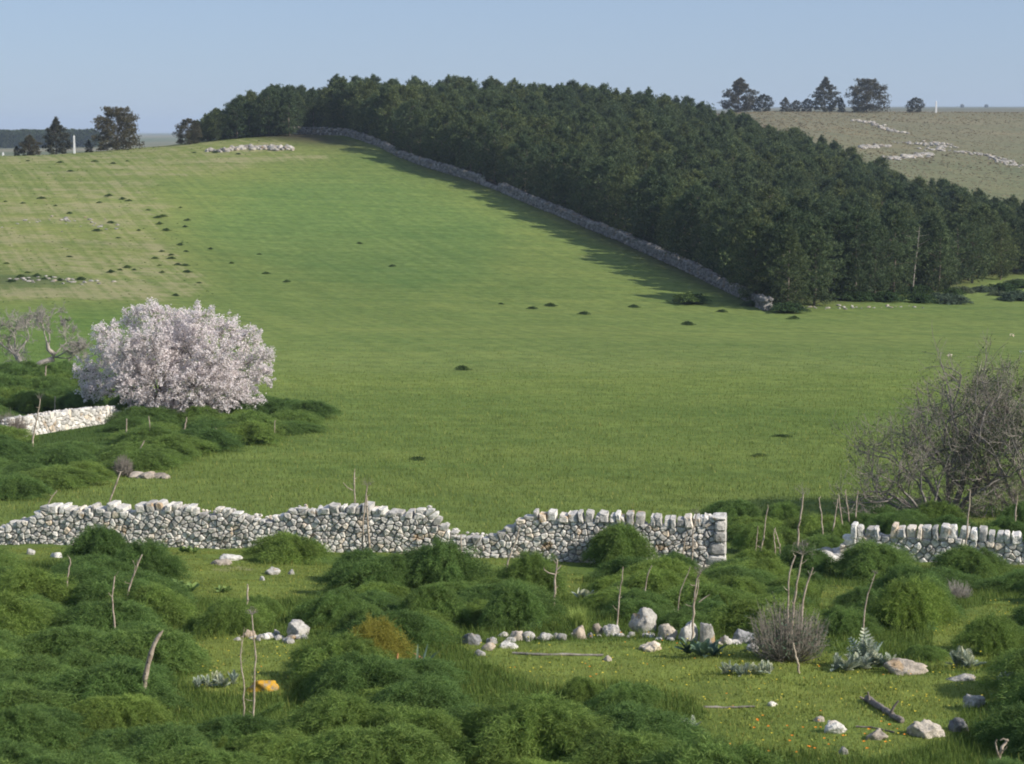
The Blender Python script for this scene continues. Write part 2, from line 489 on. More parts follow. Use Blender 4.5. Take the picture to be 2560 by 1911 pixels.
WOODP = P22([(420, 285), (560, 275), (700, 285), (800, 315), (900, 360), (1010, 395), (1100, 420), (1210, 475), (1350, 540), (1480, 600), (1620, 660), (1740, 655), (1900, 640), (2040, 630), (2110, 600), (2213, 590), (2330, 560), (2330, 480)])
DRY = P22([(-400, 330), (230, 322), (420, 300), (640, 310), (790, 345), (700, 362), (560, 372), (400, 385), (360, 430), (440, 600), (470, 640), (250, 655), (-400, 672)])
DRYP = [P22(L) for L in (
 [(440, 332), (560, 340), (700, 335), (780, 345), (620, 358), (470, 350)], [(1100, 595), (1180, 605), (1260, 630), (1130, 612)], [(1150, 540), (1270, 550), (1350, 565), (1200, 560)],
 [(0, 610), (200, 605), (460, 625), (400, 640), (0, 655)], [(800, 345), (900, 370), (1040, 415), (1030, 430), (900, 390)], [(290, 1015), (360, 1020), (350, 1040), (240, 1035)],
 [(450, 1215), (560, 1215), (560, 1250), (440, 1245)])]
LUSH = P22([(560, 390), (820, 370), (1100, 470), (1100, 560), (900, 620), (560, 560), (430, 480)])
def albedo(x, y, z):
    """colour of what grows or lies on the ground at a place, and how dry it is"""
    u, v = proj(x, y, z)
    ju = (fbm(x * 0.07, y * 0.07, 11) - 0.5) * 90 * np.clip(y / 200, 0.3, 1); jv = (fbm(x * 0.09, y * 0.09, 21) - 0.5) * 34 * np.clip(200 / np.maximum(y, 1), 0.2, 1)
    uu = u + ju; vv = v + jv
    n = fbm(x * 0.02, y * 0.02, 31)
    A = np.zeros(x.shape + (3,)); A[:] = (0.150, 0.200, 0.052)
    near = y < 49
    A[near] = (0.105, 0.150, 0.036)
    A[(y > 120) & (y < 420)] = (0.158, 0.206, 0.060)
    lush = inpoly(uu, vv, LUSH) & (y > 140) & (y < 330)
    A[lush] = (0.128, 0.190, 0.056)
    dryr = inpoly(uu, vv, DRY) & (y > 130) & (y < 420)
    A[dryr] = (0.185, 0.220, 0.068)
    A[(y > 100) & (u < 160) & (v > 311) & (y < 190)] = (0.120, 0.185, 0.047)
    d = np.zeros(x.shape)
    d[dryr] = 0.58
    for P in DRYP: d[inpoly(u + ju * 0.4, v + jv * 0.4, P) & (y < 420)] = 0.74
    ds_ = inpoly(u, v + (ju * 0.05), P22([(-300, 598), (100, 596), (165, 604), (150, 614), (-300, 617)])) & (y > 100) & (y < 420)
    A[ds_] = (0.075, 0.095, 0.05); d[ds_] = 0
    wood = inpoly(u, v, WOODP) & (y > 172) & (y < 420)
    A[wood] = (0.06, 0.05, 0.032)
    hr = (y > 410) & (u > 560)
    k = np.clip((v - 125) / 90, 0, 1)[..., None]
    B = np.array([0.190, 0.174, 0.115]) * (1 - k) + np.array([0.135, 0.150, 0.075]) * k
    A[hr] = B[hr]; d[hr] = 0.30
    far = (y > 410) & (u <= 560)
    st = (fbm(x * 0.002, y * 0.010, 41) > 0.5)[..., None]
    A[far] = np.where(st, np.array([0.25, 0.22, 0.16]), np.array([0.115, 0.15, 0.09]))[far]
    fr = (y > 760) & (u > 560)
    A[fr] = np.where(st, np.array([0.20, 0.18, 0.14]), np.array([0.11, 0.14, 0.10]))[fr]
    gr = np.zeros(x.shape, bool)
    for P in GRASS: gr |= inpoly(uu * 0.5 + u * 0.5, vv * 0.5 + v * 0.5, P)
    A[gr & near] = (0.180, 0.225, 0.056)
    A[near & ~gr] = (0.095, 0.145, 0.034)
    bed = (inpoly(u, v, LBED) & (y > 60) & (y < 140)) | (inpoly(u, v, RBED) & (y < 62))
    A[bed] = (0.06, 0.10, 0.025)
    A *= (0.86 + 0.28 * n)[..., None]
    return A, d

us = np.concatenate([np.linspace(-4500, -420, 22), np.arange(-400, 1430, 6.5), np.linspace(1450, 5500, 22)])
ds = np.concatenate([np.linspace(1.0, 9.5, 8), np.exp(np.linspace(math.log(10), math.log(420), 430)), np.exp(np.linspace(math.log(424), math.log(12000), 120))])
UU, DD = np.meshgrid(us, ds)
X = (UU - 512) / F_PX * DD; Y = DD
Z = H(X, Y)
A, dd = albedo(X, Y, Z)
def blur(a, k=1):
    for _ in range(k):
        a = a.copy()
        a[1:-1] = (a[:-2] + 2 * a[1:-1] + a[2:]) / 4
        a[:, 1:-1] = (a[:, :-2] + 2 * a[:, 1:-1] + a[:, 2:]) / 4
    return a
A = blur(A, 10); dd = blur(dd, 6)
nr, nc = X.shape
ii = np.arange(nr - 1)[:, None] * nc + np.arange(nc - 1)[None, :]
Fq = np.stack([ii, ii + 1, ii + nc + 1, ii + nc], -1).reshape(-1, 4)
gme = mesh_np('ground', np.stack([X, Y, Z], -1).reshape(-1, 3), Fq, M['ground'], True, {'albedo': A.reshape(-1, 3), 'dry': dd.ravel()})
tag(obj('ground', gme), kind='structure')
# ------------------------------------------------------------------ rocks
import bmesh
def _ico(sub):
    bm = bmesh.new(); bmesh.ops.create_icosphere(bm, subdivisions=sub, radius=1.0)
    V = np.array([v.co[:] for v in bm.verts]); Fc = np.array([[v.index for v in f.verts] for f in bm.faces]); bm.free()
    return V, Fc
ICO = {k: _ico(k) for k in (1, 2, 3, 4)}
def rockgeo(rs, sub=2, cuts=9, rough=0.12, flat=0.2):
    V, Fc = ICO[sub]
    V = V.copy()
    o = rs.rand(3) * 50
    for _ in range(cuts):                                            # knock flats off the lump
        n = rs.normal(size=3); n /= np.linalg.norm(n)
        d = rs.uniform(0.55, 0.92)
        k = V @ n - d
        V -= np.where(k > 0, k, 0)[:, None] * n[None] * 0.96
    r = 1 + rough * (fbm(V[:, 0] * 2 + o[0] + V[:, 2], V[:, 1] * 2 + o[1] - V[:, 2], 1, 4) - 0.5) * 2
    r += rough * 0.5 * (vnoise(V[:, 0] * 7 + o[2], V[:, 1] * 7 + V[:, 2] * 5, 2) - 0.5) * 2
    V *= r[:, None]
    return V, Fc
def rock(name, label, cat, loc, w, h, d=None, m='boulder', rz=0.0, seed=0, sub=3, parent=None, group=None, tilt=0.0):
    rs = np.random.RandomState(seed)
    V, Fc = rockgeo(rs, sub, 17, 0.26)
    V /= np.abs(V).max(axis=0)
    d = d or w * 0.75
    V *= np.array([w / 2, d / 2, h * 0.62])
    V[:, 2] += h * 0.38
    if tilt:
        c, s = math.cos(tilt), math.sin(tilt)
        V[:, [0, 2]] = np.stack([V[:, 0] * c - V[:, 2] * s, V[:, 0] * s + V[:, 2] * c], -1)
    o = obj(name, mesh_np(name, V, Fc, M[m], sub >= 3), parent, loc, rz)
    if parent is None: tag(o, label, cat, group)
    return o

# ------------------------------------------------------------------ dry stone walls
def clip_poly(P, px, py, qx, qy):
    """keep the part of P nearer to p than to q"""
    mx, my = (px + qx) / 2, (py + qy) / 2; nx, ny = qx - px, qy - py
    out = []
    n = len(P)
    for i in range(n):
        a = P[i]; b_ = P[(i + 1) % n]
        da = (a[0] - mx) * nx + (a[1] - my) * ny; db = (b_[0] - mx) * nx + (b_[1] - my) * ny
        if da <= 0: out.append(a)
        if da * db < 0:
            t = da / (da - db); out.append((a[0] + (b_[0] - a[0]) * t, a[1] + (b_[1] - a[1]) * t))
    return out
def stone_from_poly(P, rs, depth, gap, bulge):
    P = np.array(P)
    c = P.mean(0)
    e = np.roll(P, -1, 0) - P
    keep = np.linalg.norm(e, axis=1) > 0.012
    P = P[keep]
    if len(P) < 3: return None
    # round the corners: replace each corner by two points
    k = rs.uniform(0.12, 0.22)
    nx = np.roll(P, -1, 0); pv = np.roll(P, 1, 0)
    Q = np.stack([P + (pv - P) * k, P + (nx - P) * k], 1).reshape(-1, 2)
    r = np.linalg.norm(Q - c, axis=1)
    Q = c + (Q - c) * (1 - gap / np.maximum(r, 0.02))[:, None]
    n = len(Q)
    tx, tz = rs.uniform(-0.18, 0.18, 2)
    size = r.mean()
    def ring(sc, y):
        q = c + (Q - c) * sc
        yy = y + (q[:, 0] - c[0]) * tx + (q[:, 1] - c[1]) * tz + rs.uniform(-1, 1, n) * 0.010
        return np.stack([q[:, 0], yy, q[:, 1]], -1)
    b0 = rs.uniform(-0.03, 0.03)
    R = [ring(0.86, depth), ring(1.0, b0 + 0.05), ring(0.95, b0 - bulge * 0.4), ring(0.70, b0 - bulge * (0.85 + 0.35 * rs.rand()))]
    V = np.vstack(R + [np.array([[c[0], b0 - bulge * 1.1, c[1]]])])
    F4 = []
    for a in range(3):
        for j in range(n): F4.append([a * n + j, a * n + (j + 1) % n, (a + 1) * n + (j + 1) % n, (a + 1) * n + j])
    F3 = [[3 * n + j, 3 * n + (j + 1) % n, 4 * n] for j in range(n)]
    return V, np.array(F4)[:, ::-1], np.array(F3)[:, ::-1]

def dry_wall(name, label, cat, A_, B_, top, size=0.17, thick=0.5, cope=None, seed=0, m='limestone', bury=0.12, squash=1.25, nmax=300, core='rubble', endblocks=True):
    """top: [(s, z)] in metres along A->B and world z; cope: list of (s0, s1, height) runs of upright coping stones"""
    rs = np.random.RandomState(seed)
    A_ = Vector((A_.x, A_.y, 0)); B_ = Vector((B_.x, B_.y, 0))
    L = (B_ - A_).length
    ang = math.atan2(B_.y - A_.y, B_.x - A_.x)
    cs, sn = math.cos(ang), math.sin(ang)
    z0 = h1((A_.x + B_.x) / 2, (A_.y + B_.y) / 2)
    root = empty(name, (A_.x, A_.y, z0), ang)
    tag(root, label, cat)
    sx = np.linspace(0, L, 400)
    gz = H(A_.x + sx * cs, A_.y + sx * sn) - z0
    ground = lambda s: np.interp(s, sx, gz)
    tp = np.array(top, float); tp[:, 1] -= z0
    topf = lambda s: np.interp(s, tp[:, 0], tp[:, 1])
    cope = cope or []
    def body(s):                                                    # top of the body below the coping
        z = topf(s)
        for a, b_, hh in cope:
            z = np.where((s >= a) & (s <= b_), z - hh, z)
        return z
    # seeds
    pts = []
    zmin = gz.min() - bury; zmax = tp[:, 1].max()
    row = 0
    z = zmin
    while z < zmax:
        s_ = rs.uniform(0, size)
        while s_ < L:
            gs = float(ground(s_)); 
            if z > gs - bury - 0.05 and z < float(body(s_)) - size * 0.22:
                pts.append((s_ + rs.uniform(-0.3, 0.3) * size, z + rs.uniform(-0.33, 0.33) * size / squash))
            s_ += size * rs.uniform(0.7, 1.5) * squash
        z += size * rs.uniform(0.72, 1.0) / squash
        row += 1
    pts = np.array(pts)
    cells = []
    R = size * 1.35
    for i, (px, py) in enumerate(pts):
        top_lim = float(body(px)) + rs.uniform(-0.25, 0.25) * size
        P = [(max(px - R, 0), py - R * 0.75), (min(px + R, L), py - R * 0.75), (min(px + R, L), min(py + R * 0.75, top_lim)), (max(px - R, 0), min(py + R * 0.75, top_lim))]
        dd_ = np.abs(pts - (px, py))
        for j in np.nonzero((dd_[:, 0] < 2 * R) & (dd_[:, 1] < 1.6 * R))[0]:
            if j != i and P: P = clip_poly(P, px, py, pts[j, 0], pts[j, 1])
        if len(P) >= 3:
            arr = np.array(P)
            if np.ptp(arr[:, 0]) > 0.05 and np.ptp(arr[:, 1]) > 0.04: cells.append((arr, thick * rs.uniform(0.35, 0.6), 0.045))
    for a, b_, hh in cope:                                           # upright coping stones
        s_ = a
        while s_ < b_ - 0.06:
            w = rs.uniform(0.11, 0.29); w = min(w, b_ - s_)
            zt = float(topf(s_ + w / 2)) + rs.uniform(-0.09, 0.05)
            zb = float(body(s_ + w / 2)) - 0.02
            hgt = zt - zb
            l = rs.uniform(-0.05, 0.05)
            if rs.rand() > 0.08:
                P = [(s_ + 0.004, zb - rs.uniform(0, 0.05)), (s_ + w - 0.004, zb - rs.uniform(0, 0.05)), (s_ + w - rs.uniform(0, 0.02) + l, zb + hgt * rs.uniform(0.72, 0.95)), (s_ + w * rs.uniform(0.78, 0.96) + l, zt - rs.uniform(0, 0.05)), (s_ + w * rs.uniform(0.04, 0.22) + l, zt - rs.uniform(0, 0.05)), (s_ + rs.uniform(0, 0.02) + l, zb + hgt * rs.uniform(0.72, 0.95))]
                cells.append((np.array(P), thick * rs.uniform(0.75, 1.0), 0.06))
            s_ += w
    if endblocks:                                                    # squared quoins at the right-hand end
        zz = float(ground(L - 0.15)) - bury
        zt_all = float(topf(L - 0.1))
        while zz < zt_all - 0.08:
            hh = rs.uniform(0.2, 0.34); hh = min(hh, zt_all - zz)
            w = rs.uniform(0.26, 0.5)
            cells.append((np.array([(L - w, zz), (L + 0.02, zz), (L + 0.03, zz + hh * 0.5), (L + 0.02, zz + hh), (L - w, zz + hh)]), thick, 0.10))
            zz += hh
    geos = []
    for arr, dep, bul in cells:
        g = stone_from_poly(arr, rs, dep, 0.005, bul * 0.85)
        if g is None: continue
        area = np.ptp(arr[:, 0]) * np.ptp(arr[:, 1])
        geos.append((area, g))
    geos.sort(key=lambda q: -q[0])
    for k, (ar, (V, f4, f3)) in enumerate(geos[:nmax]):
        c = V.mean(0)
        obj('stone', mesh_np('stone', V - c, [f4, f3], M[m], False), root, tuple(c))
    rest = Acc()
    for ar, (V, f4, f3) in geos[nmax:]: rest.add(V, f4, f3)
    # loose rubble in broken tops and on the back
    for k in range(int(L * 26)):
        s_ = rs.uniform(0, L); q = size * rs.uniform(0.25, 0.5)
        V, Fc = rockgeo(rs, 1, 4, 0.1)
        yb = rs.uniform(0.1, thick)
        zz = float(body(s_)) - q * rs.uniform(0.3, 1.0) if rs.rand() < 0.45 else rs.uniform(float(ground(s_)), float(body(s_)))
        if zz < float(body(s_)) - size: yb = thick + rs.uniform(-0.06, 0.02)
        rest.add(V * q * np.array([1.2, 1, 0.8]) + (s_, yb, zz), Fc)
    if rest.n: tag(obj('small_stones', rest.mesh('small_stones', M[m]), root), kind='stuff')
    # core
    n = int(L / 0.12) + 2
    s_ = np.linspace(0.03, L - 0.05, n)
    tz = np.minimum.reduce([body(np.clip(s_ + o_, 0, L)) for o_ in (-0.15, 0, 0.15)]) - 0.10 + rs.uniform(-0.03, 0.03, n)
    bz = ground(s_) - 0.3
    tz = np.maximum(tz, bz + 0.05)
    V = np.concatenate([np.stack([s_, np.full(n, 0.07), bz], -1), np.stack([s_, np.full(n, 0.07), tz], -1), np.stack([s_, np.full(n, thick - 0.03), tz], -1), np.stack([s_, np.full(n, thick - 0.03), bz], -1)])
    i = np.arange(n - 1)
    Fq_ = np.vstack([np.stack([k * n + i, k * n + i + 1, (k + 1) * n + i + 1, (k + 1) * n + i], -1) for k in range(3)] + [np.array([[0, n, 2 * n, 3 * n], [n - 1, 4 * n - 1, 3 * n - 1, 2 * n - 1]])])
    obj('core', mesh_np('core', V, Fq_, M[core]), root)
    return root

def wallplane(A_, B_, pix, ext=0.0):
    """pixel outline of a wall top -> (s, z) in the vertical plane of A-B"""
    out = []
    d = Vector((B_.x - A_.x, B_.y - A_.y)); L = d.length; d /= L
    for x, y in pix:
        r = ray(x * 0.4, y * 0.4)
        # (r0*t, t) = A + s d
        det = r[0] * (-d.y) - (-d.x) * 1.0
        t_ = (A_.x * (-d.y) - (-d.x) * A_.y) / det
        s_ = (r[0] * t_ - A_.x) * d.x + (t_ - A_.y) * d.y
        out.append((s_, r[2] * t_))
    return out
A1 = S(-60, 1360); B1 = S(1813, 1434)
top1 = wallplane(A1, B1, [(-60, 1338), (0, 1320), (41, 1304), (81, 1294), (98, 1284), (122, 1265), (195, 1263), (480, 1257), (486, 1275), (530, 1286), (550, 1272), (570, 1276), (610, 1290), (683, 1302), (704, 1286), (732, 1271), (765, 1268), (775, 1276), (806, 1268), (850, 1262), (944, 1265), (1002, 1272), (1046, 1278), (1070, 1272), (1088, 1285), (1093, 1309), (1120, 1318), (1146, 1339), (1223, 1344), (1252, 1332), (1279, 1316), (1302, 1303), (1333, 1282), (1347, 1275), (1387, 1277), (1516, 1279), (1590, 1285), (1692, 1291), (1760, 1290), (1813, 1291)])
def srange(A_, B_, a, b_, hh):
    (s0, _), (s1, _) = wallplane(A_, B_, [(a, 1270), (b_, 1270)])
    return (s0, s1, hh)
dry_wall('dry_stone_wall', 'long grey-white dry stone wall with two breaches crossing the middle foreground', 'wall', A1, B1, top1, 0.142, 0.55,
         [srange(A1, B1, 118, 484, 0.19), srange(A1, B1, 800, 1050, 0.18), srange(A1, B1, 1335, 1765, 0.25)], 5)
A2 = S(2098, 1402); B2 = S(2760, 1420)
top2 = wallplane(A2, B2, [(2098, 1366), (2120, 1352), (2127, 1315), (2150, 1310), (2200, 1311), (2300, 1314), (2380, 1313), (2440, 1318), (2500, 1325), (2760, 1340)])
(s2, _), = wallplane(A2, B2, [(2127, 1312)])
L2 = (Vector((B2.x, B2.y)) - Vector((A2.x, A2.y))).length
dry_wall('dry_stone_wall', 'white sunlit dry stone wall under the bare trees by the right edge', 'wall', A2, B2, top2, 0.17, 0.55, [(s2, L2, 0.33)], 9, 'white_stone', endblocks=False)
A2b = S(2040, 1400); B2b = S(2105, 1398)
top2b = wallplane(A2b, B2b, [(2040, 1385), (2062, 1372), (2075, 1352), (2090, 1358), (2105, 1360)])
A3 = S(15, 1100); B3 = S(312, 1052)
top3 = wallplane(A3, B3, [(10, 1066), (23, 1046), (111, 1035), (160, 1027), (215, 1021), (280, 1016), (305, 1036)])
dry_wall('dry_stone_wall', 'short bleached dry stone wall running up to the blossoming almond tree', 'wall', A3, B3, top3, 0.22, 0.5, [], 13, 'white_stone', nmax=200, endblocks=False)

# the long boundary wall along the pine wood
WP = [(255, 134), (300, 131), (345, 135.5), (372, 144), (400, 157), (432, 169), (470, 180), (500, 191), (530, 204), (560, 216), (590, 229), (620, 241), (650, 254), (680, 268), (705, 280), (730, 292), (750, 302), (768, 311)]
WPW = []
for a, b_ in WP:
    p = G(a, b_)
    if p.y > 345:                                                    # on the very crest
        x_ = (a - 512) / F_PX * 338; p = Vector((x_, 338, h1(x_, 338)))
    WPW.append(p)
def resample(P, step):
    out = [P[0].copy()]; acc = 0
    P2 = np.array([[p.x, p.y] for p in P]); seg = np.linalg.norm(np.diff(P2, axis=0), axis=1); cum = np.concatenate([[0], np.cumsum(seg)])
    q = np.arange(0, cum[-1], step)
    return np.stack([np.interp(q, cum, P2[:, 0]), np.interp(q, cum, P2[:, 1])], -1), q
WL, WS = resample(WPW, 0.5)
rs = np.random.RandomState(3)
root = empty('boundary_wall', (WL[-1, 0], WL[-1, 1], h1(*WL[-1])))
tag(root, 'very long dry stone wall climbing the hill along the edge of the pine wood', 'wall')
core = Acc(); st = []
hw = 1.0 + 0.35 * (fbm(WS * 0.09, WS * 0, 4) - 0.5) * 2 + 0.12 * (fbm(WS * 0.9, WS * 0, 6) - 0.5) * 2
brk = (np.abs(WS - WS[-1] * 0.44) < 2.5)
hw = np.where(brk, 0.25, hw)
tz_ = H(WL[:, 0], WL[:, 1])
dv = np.gradient(WL, axis=0); dv /= np.linalg.norm(dv, axis=1)[:, None]; nv = np.stack([-dv[:, 1], dv[:, 0]], -1)
o0 = np.array(root.location)
for k, (a, zz) in enumerate([(0.3, -0.3), (0.25, 1), (-0.25, 1), (-0.3, -0.3)]): pass
ring = []
for a, f in ((0.30, 0), (0.22, 1), (-0.22, 1), (-0.30, 0)):
    ring.append(np.stack([WL[:, 0] + nv[:, 0] * a, WL[:, 1] + nv[:, 1] * a, tz_ + (hw - 0.12 if f else -0.4)], -1) - o0)
n = len(WL); i = np.arange(n - 1)
core.add(np.vstack(ring), np.vstack([np.stack([k * n + i, k * n + i + 1, (k + 1) * n + i + 1, (k + 1) * n + i], -1) for k in range(3)]), np.array([[0, n, 2 * n, 3 * n], [n - 1, 4 * n - 1, 3 * n - 1, 2 * n - 1]]))
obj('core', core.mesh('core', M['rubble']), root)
for k in range(len(WL)):
    near = k > len(WL) - 75
    levels = 5 if near else 3
    for j in range(levels):
        for side in (1, -1):
            if side == 1 and nv[k][1] > 0 and not near: pass
            q = rs.uniform(0.8, 1.25) * (0.2 if near else 0.30)
            fr = (j + 0.5) / levels
            p = np.array([WL[k, 0], WL[k, 1], tz_[k]]) + np.array([nv[k, 0], nv[k, 1], 0]) * side * 0.24 + np.array([dv[k, 0], dv[k, 1], 0]) * rs.uniform(-0.25, 0.25)
            p[2] += hw[k] * fr + rs.uniform(-0.05, 0.05)
            V, Fc = rockgeo(rs, 1, 4, 0.1)
            V = V * q * np.array([1.15, 0.9, 0.85 if j < levels - 1 else 1.0])
            st.append((np.linalg.norm(p[:2]), p - o0, V, Fc))
st.sort(key=lambda q: q[0])
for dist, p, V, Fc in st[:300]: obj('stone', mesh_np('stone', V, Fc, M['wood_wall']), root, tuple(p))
rest = Acc()
for dist, p, V, Fc in st[300:]: rest.add(V + p, Fc)
tag(obj('small_stones', rest.mesh('small_stones', M['wood_wall']), root), kind='stuff')

# heap of stones on the hilltop
def heap(name, label, cat, line, n, smin, smax, spread, seed, m='far_stone', flat=0.7):
    rs = np.random.RandomState(seed)
    P = [G(a * 0.4, b_ * 0.4) for a, b_ in line]
    root = empty(name, P[0]); tag(root, label, cat)
    Q, q = resample(P, 0.01 if len(P) > 1 else 1)
    protos = []
    for k in range(6):
        V, Fc = rockgeo(rs, 2, 8, 0.14)
        protos.append(mesh_np('rock', V, Fc, M[m]))
    for k in range(n):
        p = Q[rs.randint(len(Q))] + rs.normal(size=2) * spread
        s_ = rs.uniform(smin, smax)
        z = h1(p[0], p[1]) + s_ * 0.15
        o = obj('rock', protos[rs.randint(6)], root, (p[0] - P[0].x, p[1] - P[0].y, z - P[0].z), rs.uniform(0, 6.28))
        o.scale = (s_ * rs.uniform(0.8, 1.4), s_ * rs.uniform(0.8, 1.2), s_ * rs.uniform(0.5, 0.9) * flat)
    return root
heap('stone_heap', 'low heap of grey field stones on top of the green hill', 'stones', [(540, 380), (600, 373), (660, 372), (720, 374)], 110, 0.25, 0.62, 0.6, 31, 'far_stone', 1.3)
heap('rock_outcrop', 'topmost pale limestone ledge on the brown hillside, sloping down to the right', 'rock', [(2130, 302), (2165, 305), (2195, 315), (2225, 328), (2255, 333)], 90, 0.3, 0.95, 1.0, 32)
heap('rock_outcrop', 'short white limestone ledge just above the wood\'s dark crowns on the brown hillside', 'rock', [(2155, 372), (2190, 368), (2225, 364)], 75, 0.3, 0.9, 0.9, 33)
heap('rock_outcrop', 'scattered curved band of white rocks in the middle of the brown hillside', 'rock', [(2250, 357), (2310, 362), (2350, 358), (2365, 366), (2335, 378)], 110, 0.25, 0.75, 1.8, 34)
heap('rock_outcrop', 'lowest and longest white limestone ledge on the brown hillside', 'rock', [(2208, 397), (2260, 394), (2300, 390), (2322, 385)], 110, 0.3, 0.95, 0.9, 35)
heap('rock_outcrop', 'pale string of rocks running down to the right edge of the brown hillside', 'rock', [(2400, 380), (2460, 388), (2500, 400), (2535, 415)], 110, 0.25, 0.7, 1.3, 36)
heap('stone_scatter', 'loose pale stones along the field edge below the pines', 'stones', [(1950, 772), (2080, 770), (2200, 768), (2290, 765)], 34, 0.08, 0.24, 1.0, 37)
heap('stone_scatter', 'loose stones in the dark weedy strip at the left edge of the dry slope', 'stones', [(0, 702), (90, 700), (170, 703), (240, 708)], 36, 0.12, 0.32, 1.2, 38)
heap('stone_scatter', 'small white stones scattered on the dry slope by the left edge', 'stones', [(0, 562), (60, 555), (180, 552), (300, 572)], 34, 0.1, 0.3, 2.0, 39)
heap('stone_heap', 'few flat pale stones lying on bare soil below the fennel bed', 'stones', [(345, 1190), (375, 1196), (410, 1194)], 12, 0.15, 0.4, 0.3, 40, 'tan_boulder')
heap('fallen_wall_end', 'tumbled shaded stones at the broken end of the right-hand wall', 'stones', [(2048, 1408), (2075, 1398), (2110, 1395), (2135, 1398)], 40, 0.16, 0.30, 0.22, 41, 'limestone', 1.2)

heap('stone_row', 'small broken stones filling the gaps along the rock row in the clearing', 'stones', [(1180, 1606), (1290, 1600), (1400, 1598), (1520, 1590), (1680, 1598), (1790, 1608), (1890, 1612)], 60, 0.03, 0.10, 0.12, 44, 'boulder', 1.0)
heap('stone_row', 'small stones beside the pale triangular boulder left of centre', 'stones', [(610, 1598), (760, 1598)], 16, 0.04, 0.1, 0.12, 46, 'boulder', 1.0)
ROCKS = [  # x, base y, width, height (source pixels), material, label
 (1611, 1585, 74, 62, 'boulder', 'largest rounded pale boulder, tallest of the rock row in the clearing'),
 (1671, 1600, 54, 36, 'boulder', 'grey rock filling the gap right of the largest rounded boulder'),
 (1722, 1606, 56, 48, 'boulder', 'knobbly grey boulder between a lower rock and the upright one'),
 (1768, 1612, 42, 62, 'boulder', 'upright narrow grey boulder ending the biggest cluster of rocks'),
 (1497, 1588, 34, 26, 'tan_boulder', 'small tan pointed rock touching the left of a smooth grey one'),
 (1532, 1591, 52, 28, 'boulder', 'smooth grey humped rock left of the largest boulder'),
 (1449, 1599, 34, 32, 'tan_boulder', 'small round pinkish rock with an orange spot in front of the grass tuft'),
 (1404, 1601, 30, 16, 'boulder', 'small low grey stone left of the round pinkish rock'),
 (1366, 1602, 34, 20, 'boulder', 'small triangular grey stone, third from the left end of the rock row'),
 (1324, 1602, 38, 24, 'boulder', 'pointed light grey stone beside a flat tan stone in the rock row'),
 (1290, 1604, 44, 22, 'tan_boulder', 'flat tan stone in the left half of the rock row'),
 (1269, 1622, 54, 16, 'white_stone', 'flat white stone lying in front of the rock row'),
 (1219, 1628, 40, 18, 'boulder', 'small grey stone left of the flat white one'),
 (1178, 1614, 56, 34, 'dark_boulder', 'dark lichened jagged rock at the left end of the rock row'),
 (1201, 1640, 32, 15, 'boulder', 'small pale stone nearest the left end of the fallen stick'),
 (1629, 1632, 62, 24, 'white_stone', 'flat whitish rock in the grass below the largest boulder'),
 (1520, 1654, 24, 15, 'tan_boulder', 'small tan stone at the right end of the fallen stick'),
 (1862, 1610, 64, 32, 'dark_boulder', 'dark cracked rock partly behind the twiggy grey shrub'),
 (1812, 1613, 32, 22, 'boulder', 'small round grey rock between the upright boulder and the dark cracked rock'),
 (1884, 1632, 34, 20, 'white_stone', 'small bright white rock at the foot of the twiggy grey shrub'),
 (747, 1595, 62, 40, 'boulder', 'pale triangular boulder above the mossy hollow left of centre'),
 (690, 1592, 24, 16, 'boulder', 'small grey stone touching the pale triangular boulder'),
 (662, 1599, 34, 13, 'white_stone', 'low white stone left of the pale triangular boulder'),
 (625, 1594, 34, 18, 'tan_boulder', 'pinkish stone behind the two thin dry stems'),
 (655, 1732, 84, 24, 'lichen_rock', 'rock covered with bright orange lichen beside two thin dry stems'),
 (577, 1403, 58, 14, 'white_stone', 'flat rectangular white slab on the grass behind the clearing'),
 (551, 1414, 55, 13, 'tan_boulder', 'flat tan slab in front of the white slab'),
 (680, 1438, 40, 17, 'boulder', 'low pale stone in the grass left of the shaded round bush'),
 (655, 1452, 17, 10, 'white_stone', 'very small bright white stone alone in the grass'),
 (2268, 1690, 112, 32, 'tan_boulder', 'long pinkish slab right of the silver-leaved thistle'),
 (2418, 1706, 94, 15, 'boulder', 'long low grey slab flush with the grass near the right edge'),
 (2540, 1718, 84, 42, 'boulder', 'big grey rock cut by the right edge of the picture'),
 (2438, 1772, 56, 34, 'white_stone', 'pointed white rock beside the dark shadow near the right edge'),
 (2096, 1838, 66, 34, 'white_stone', 'rounded whitish boulder low in the flowery clearing'),
 (2193, 1853, 56, 22, 'tan_boulder', 'flat tan stone right of the rounded whitish boulder'),
 (2318, 1850, 100, 42, 'boulder', 'long tilted blue-grey slab low in the clearing'),
 (2397, 1832, 54, 32, 'dark_boulder', 'grey lichened rock right of the tilted slab'),
 (2110, 1888, 28, 19, 'boulder', 'small grey stone nearest the bottom edge of the clearing'),
 (1933, 1768, 30, 11, 'white_stone', 'small flat white stone at the end of the lying stick'),
 (2050, 1806, 32, 13, 'tan_boulder', 'small tan stone above the rounded whitish boulder'),
 (75, 1388, 26, 14, 'boulder', 'small stone fallen from the wall at the left edge'),
 (138, 1396, 32, 12, 'white_stone', 'flat pale stone in the grass in front of the wall near the left edge'),
 (728, 1437, 20, 12, 'boulder', 'small pale stone left of the dark bush shadow'),
 (1812, 1432, 30, 18, 'tan_boulder', 'square pale foot stone at the right end of the long wall'),
]
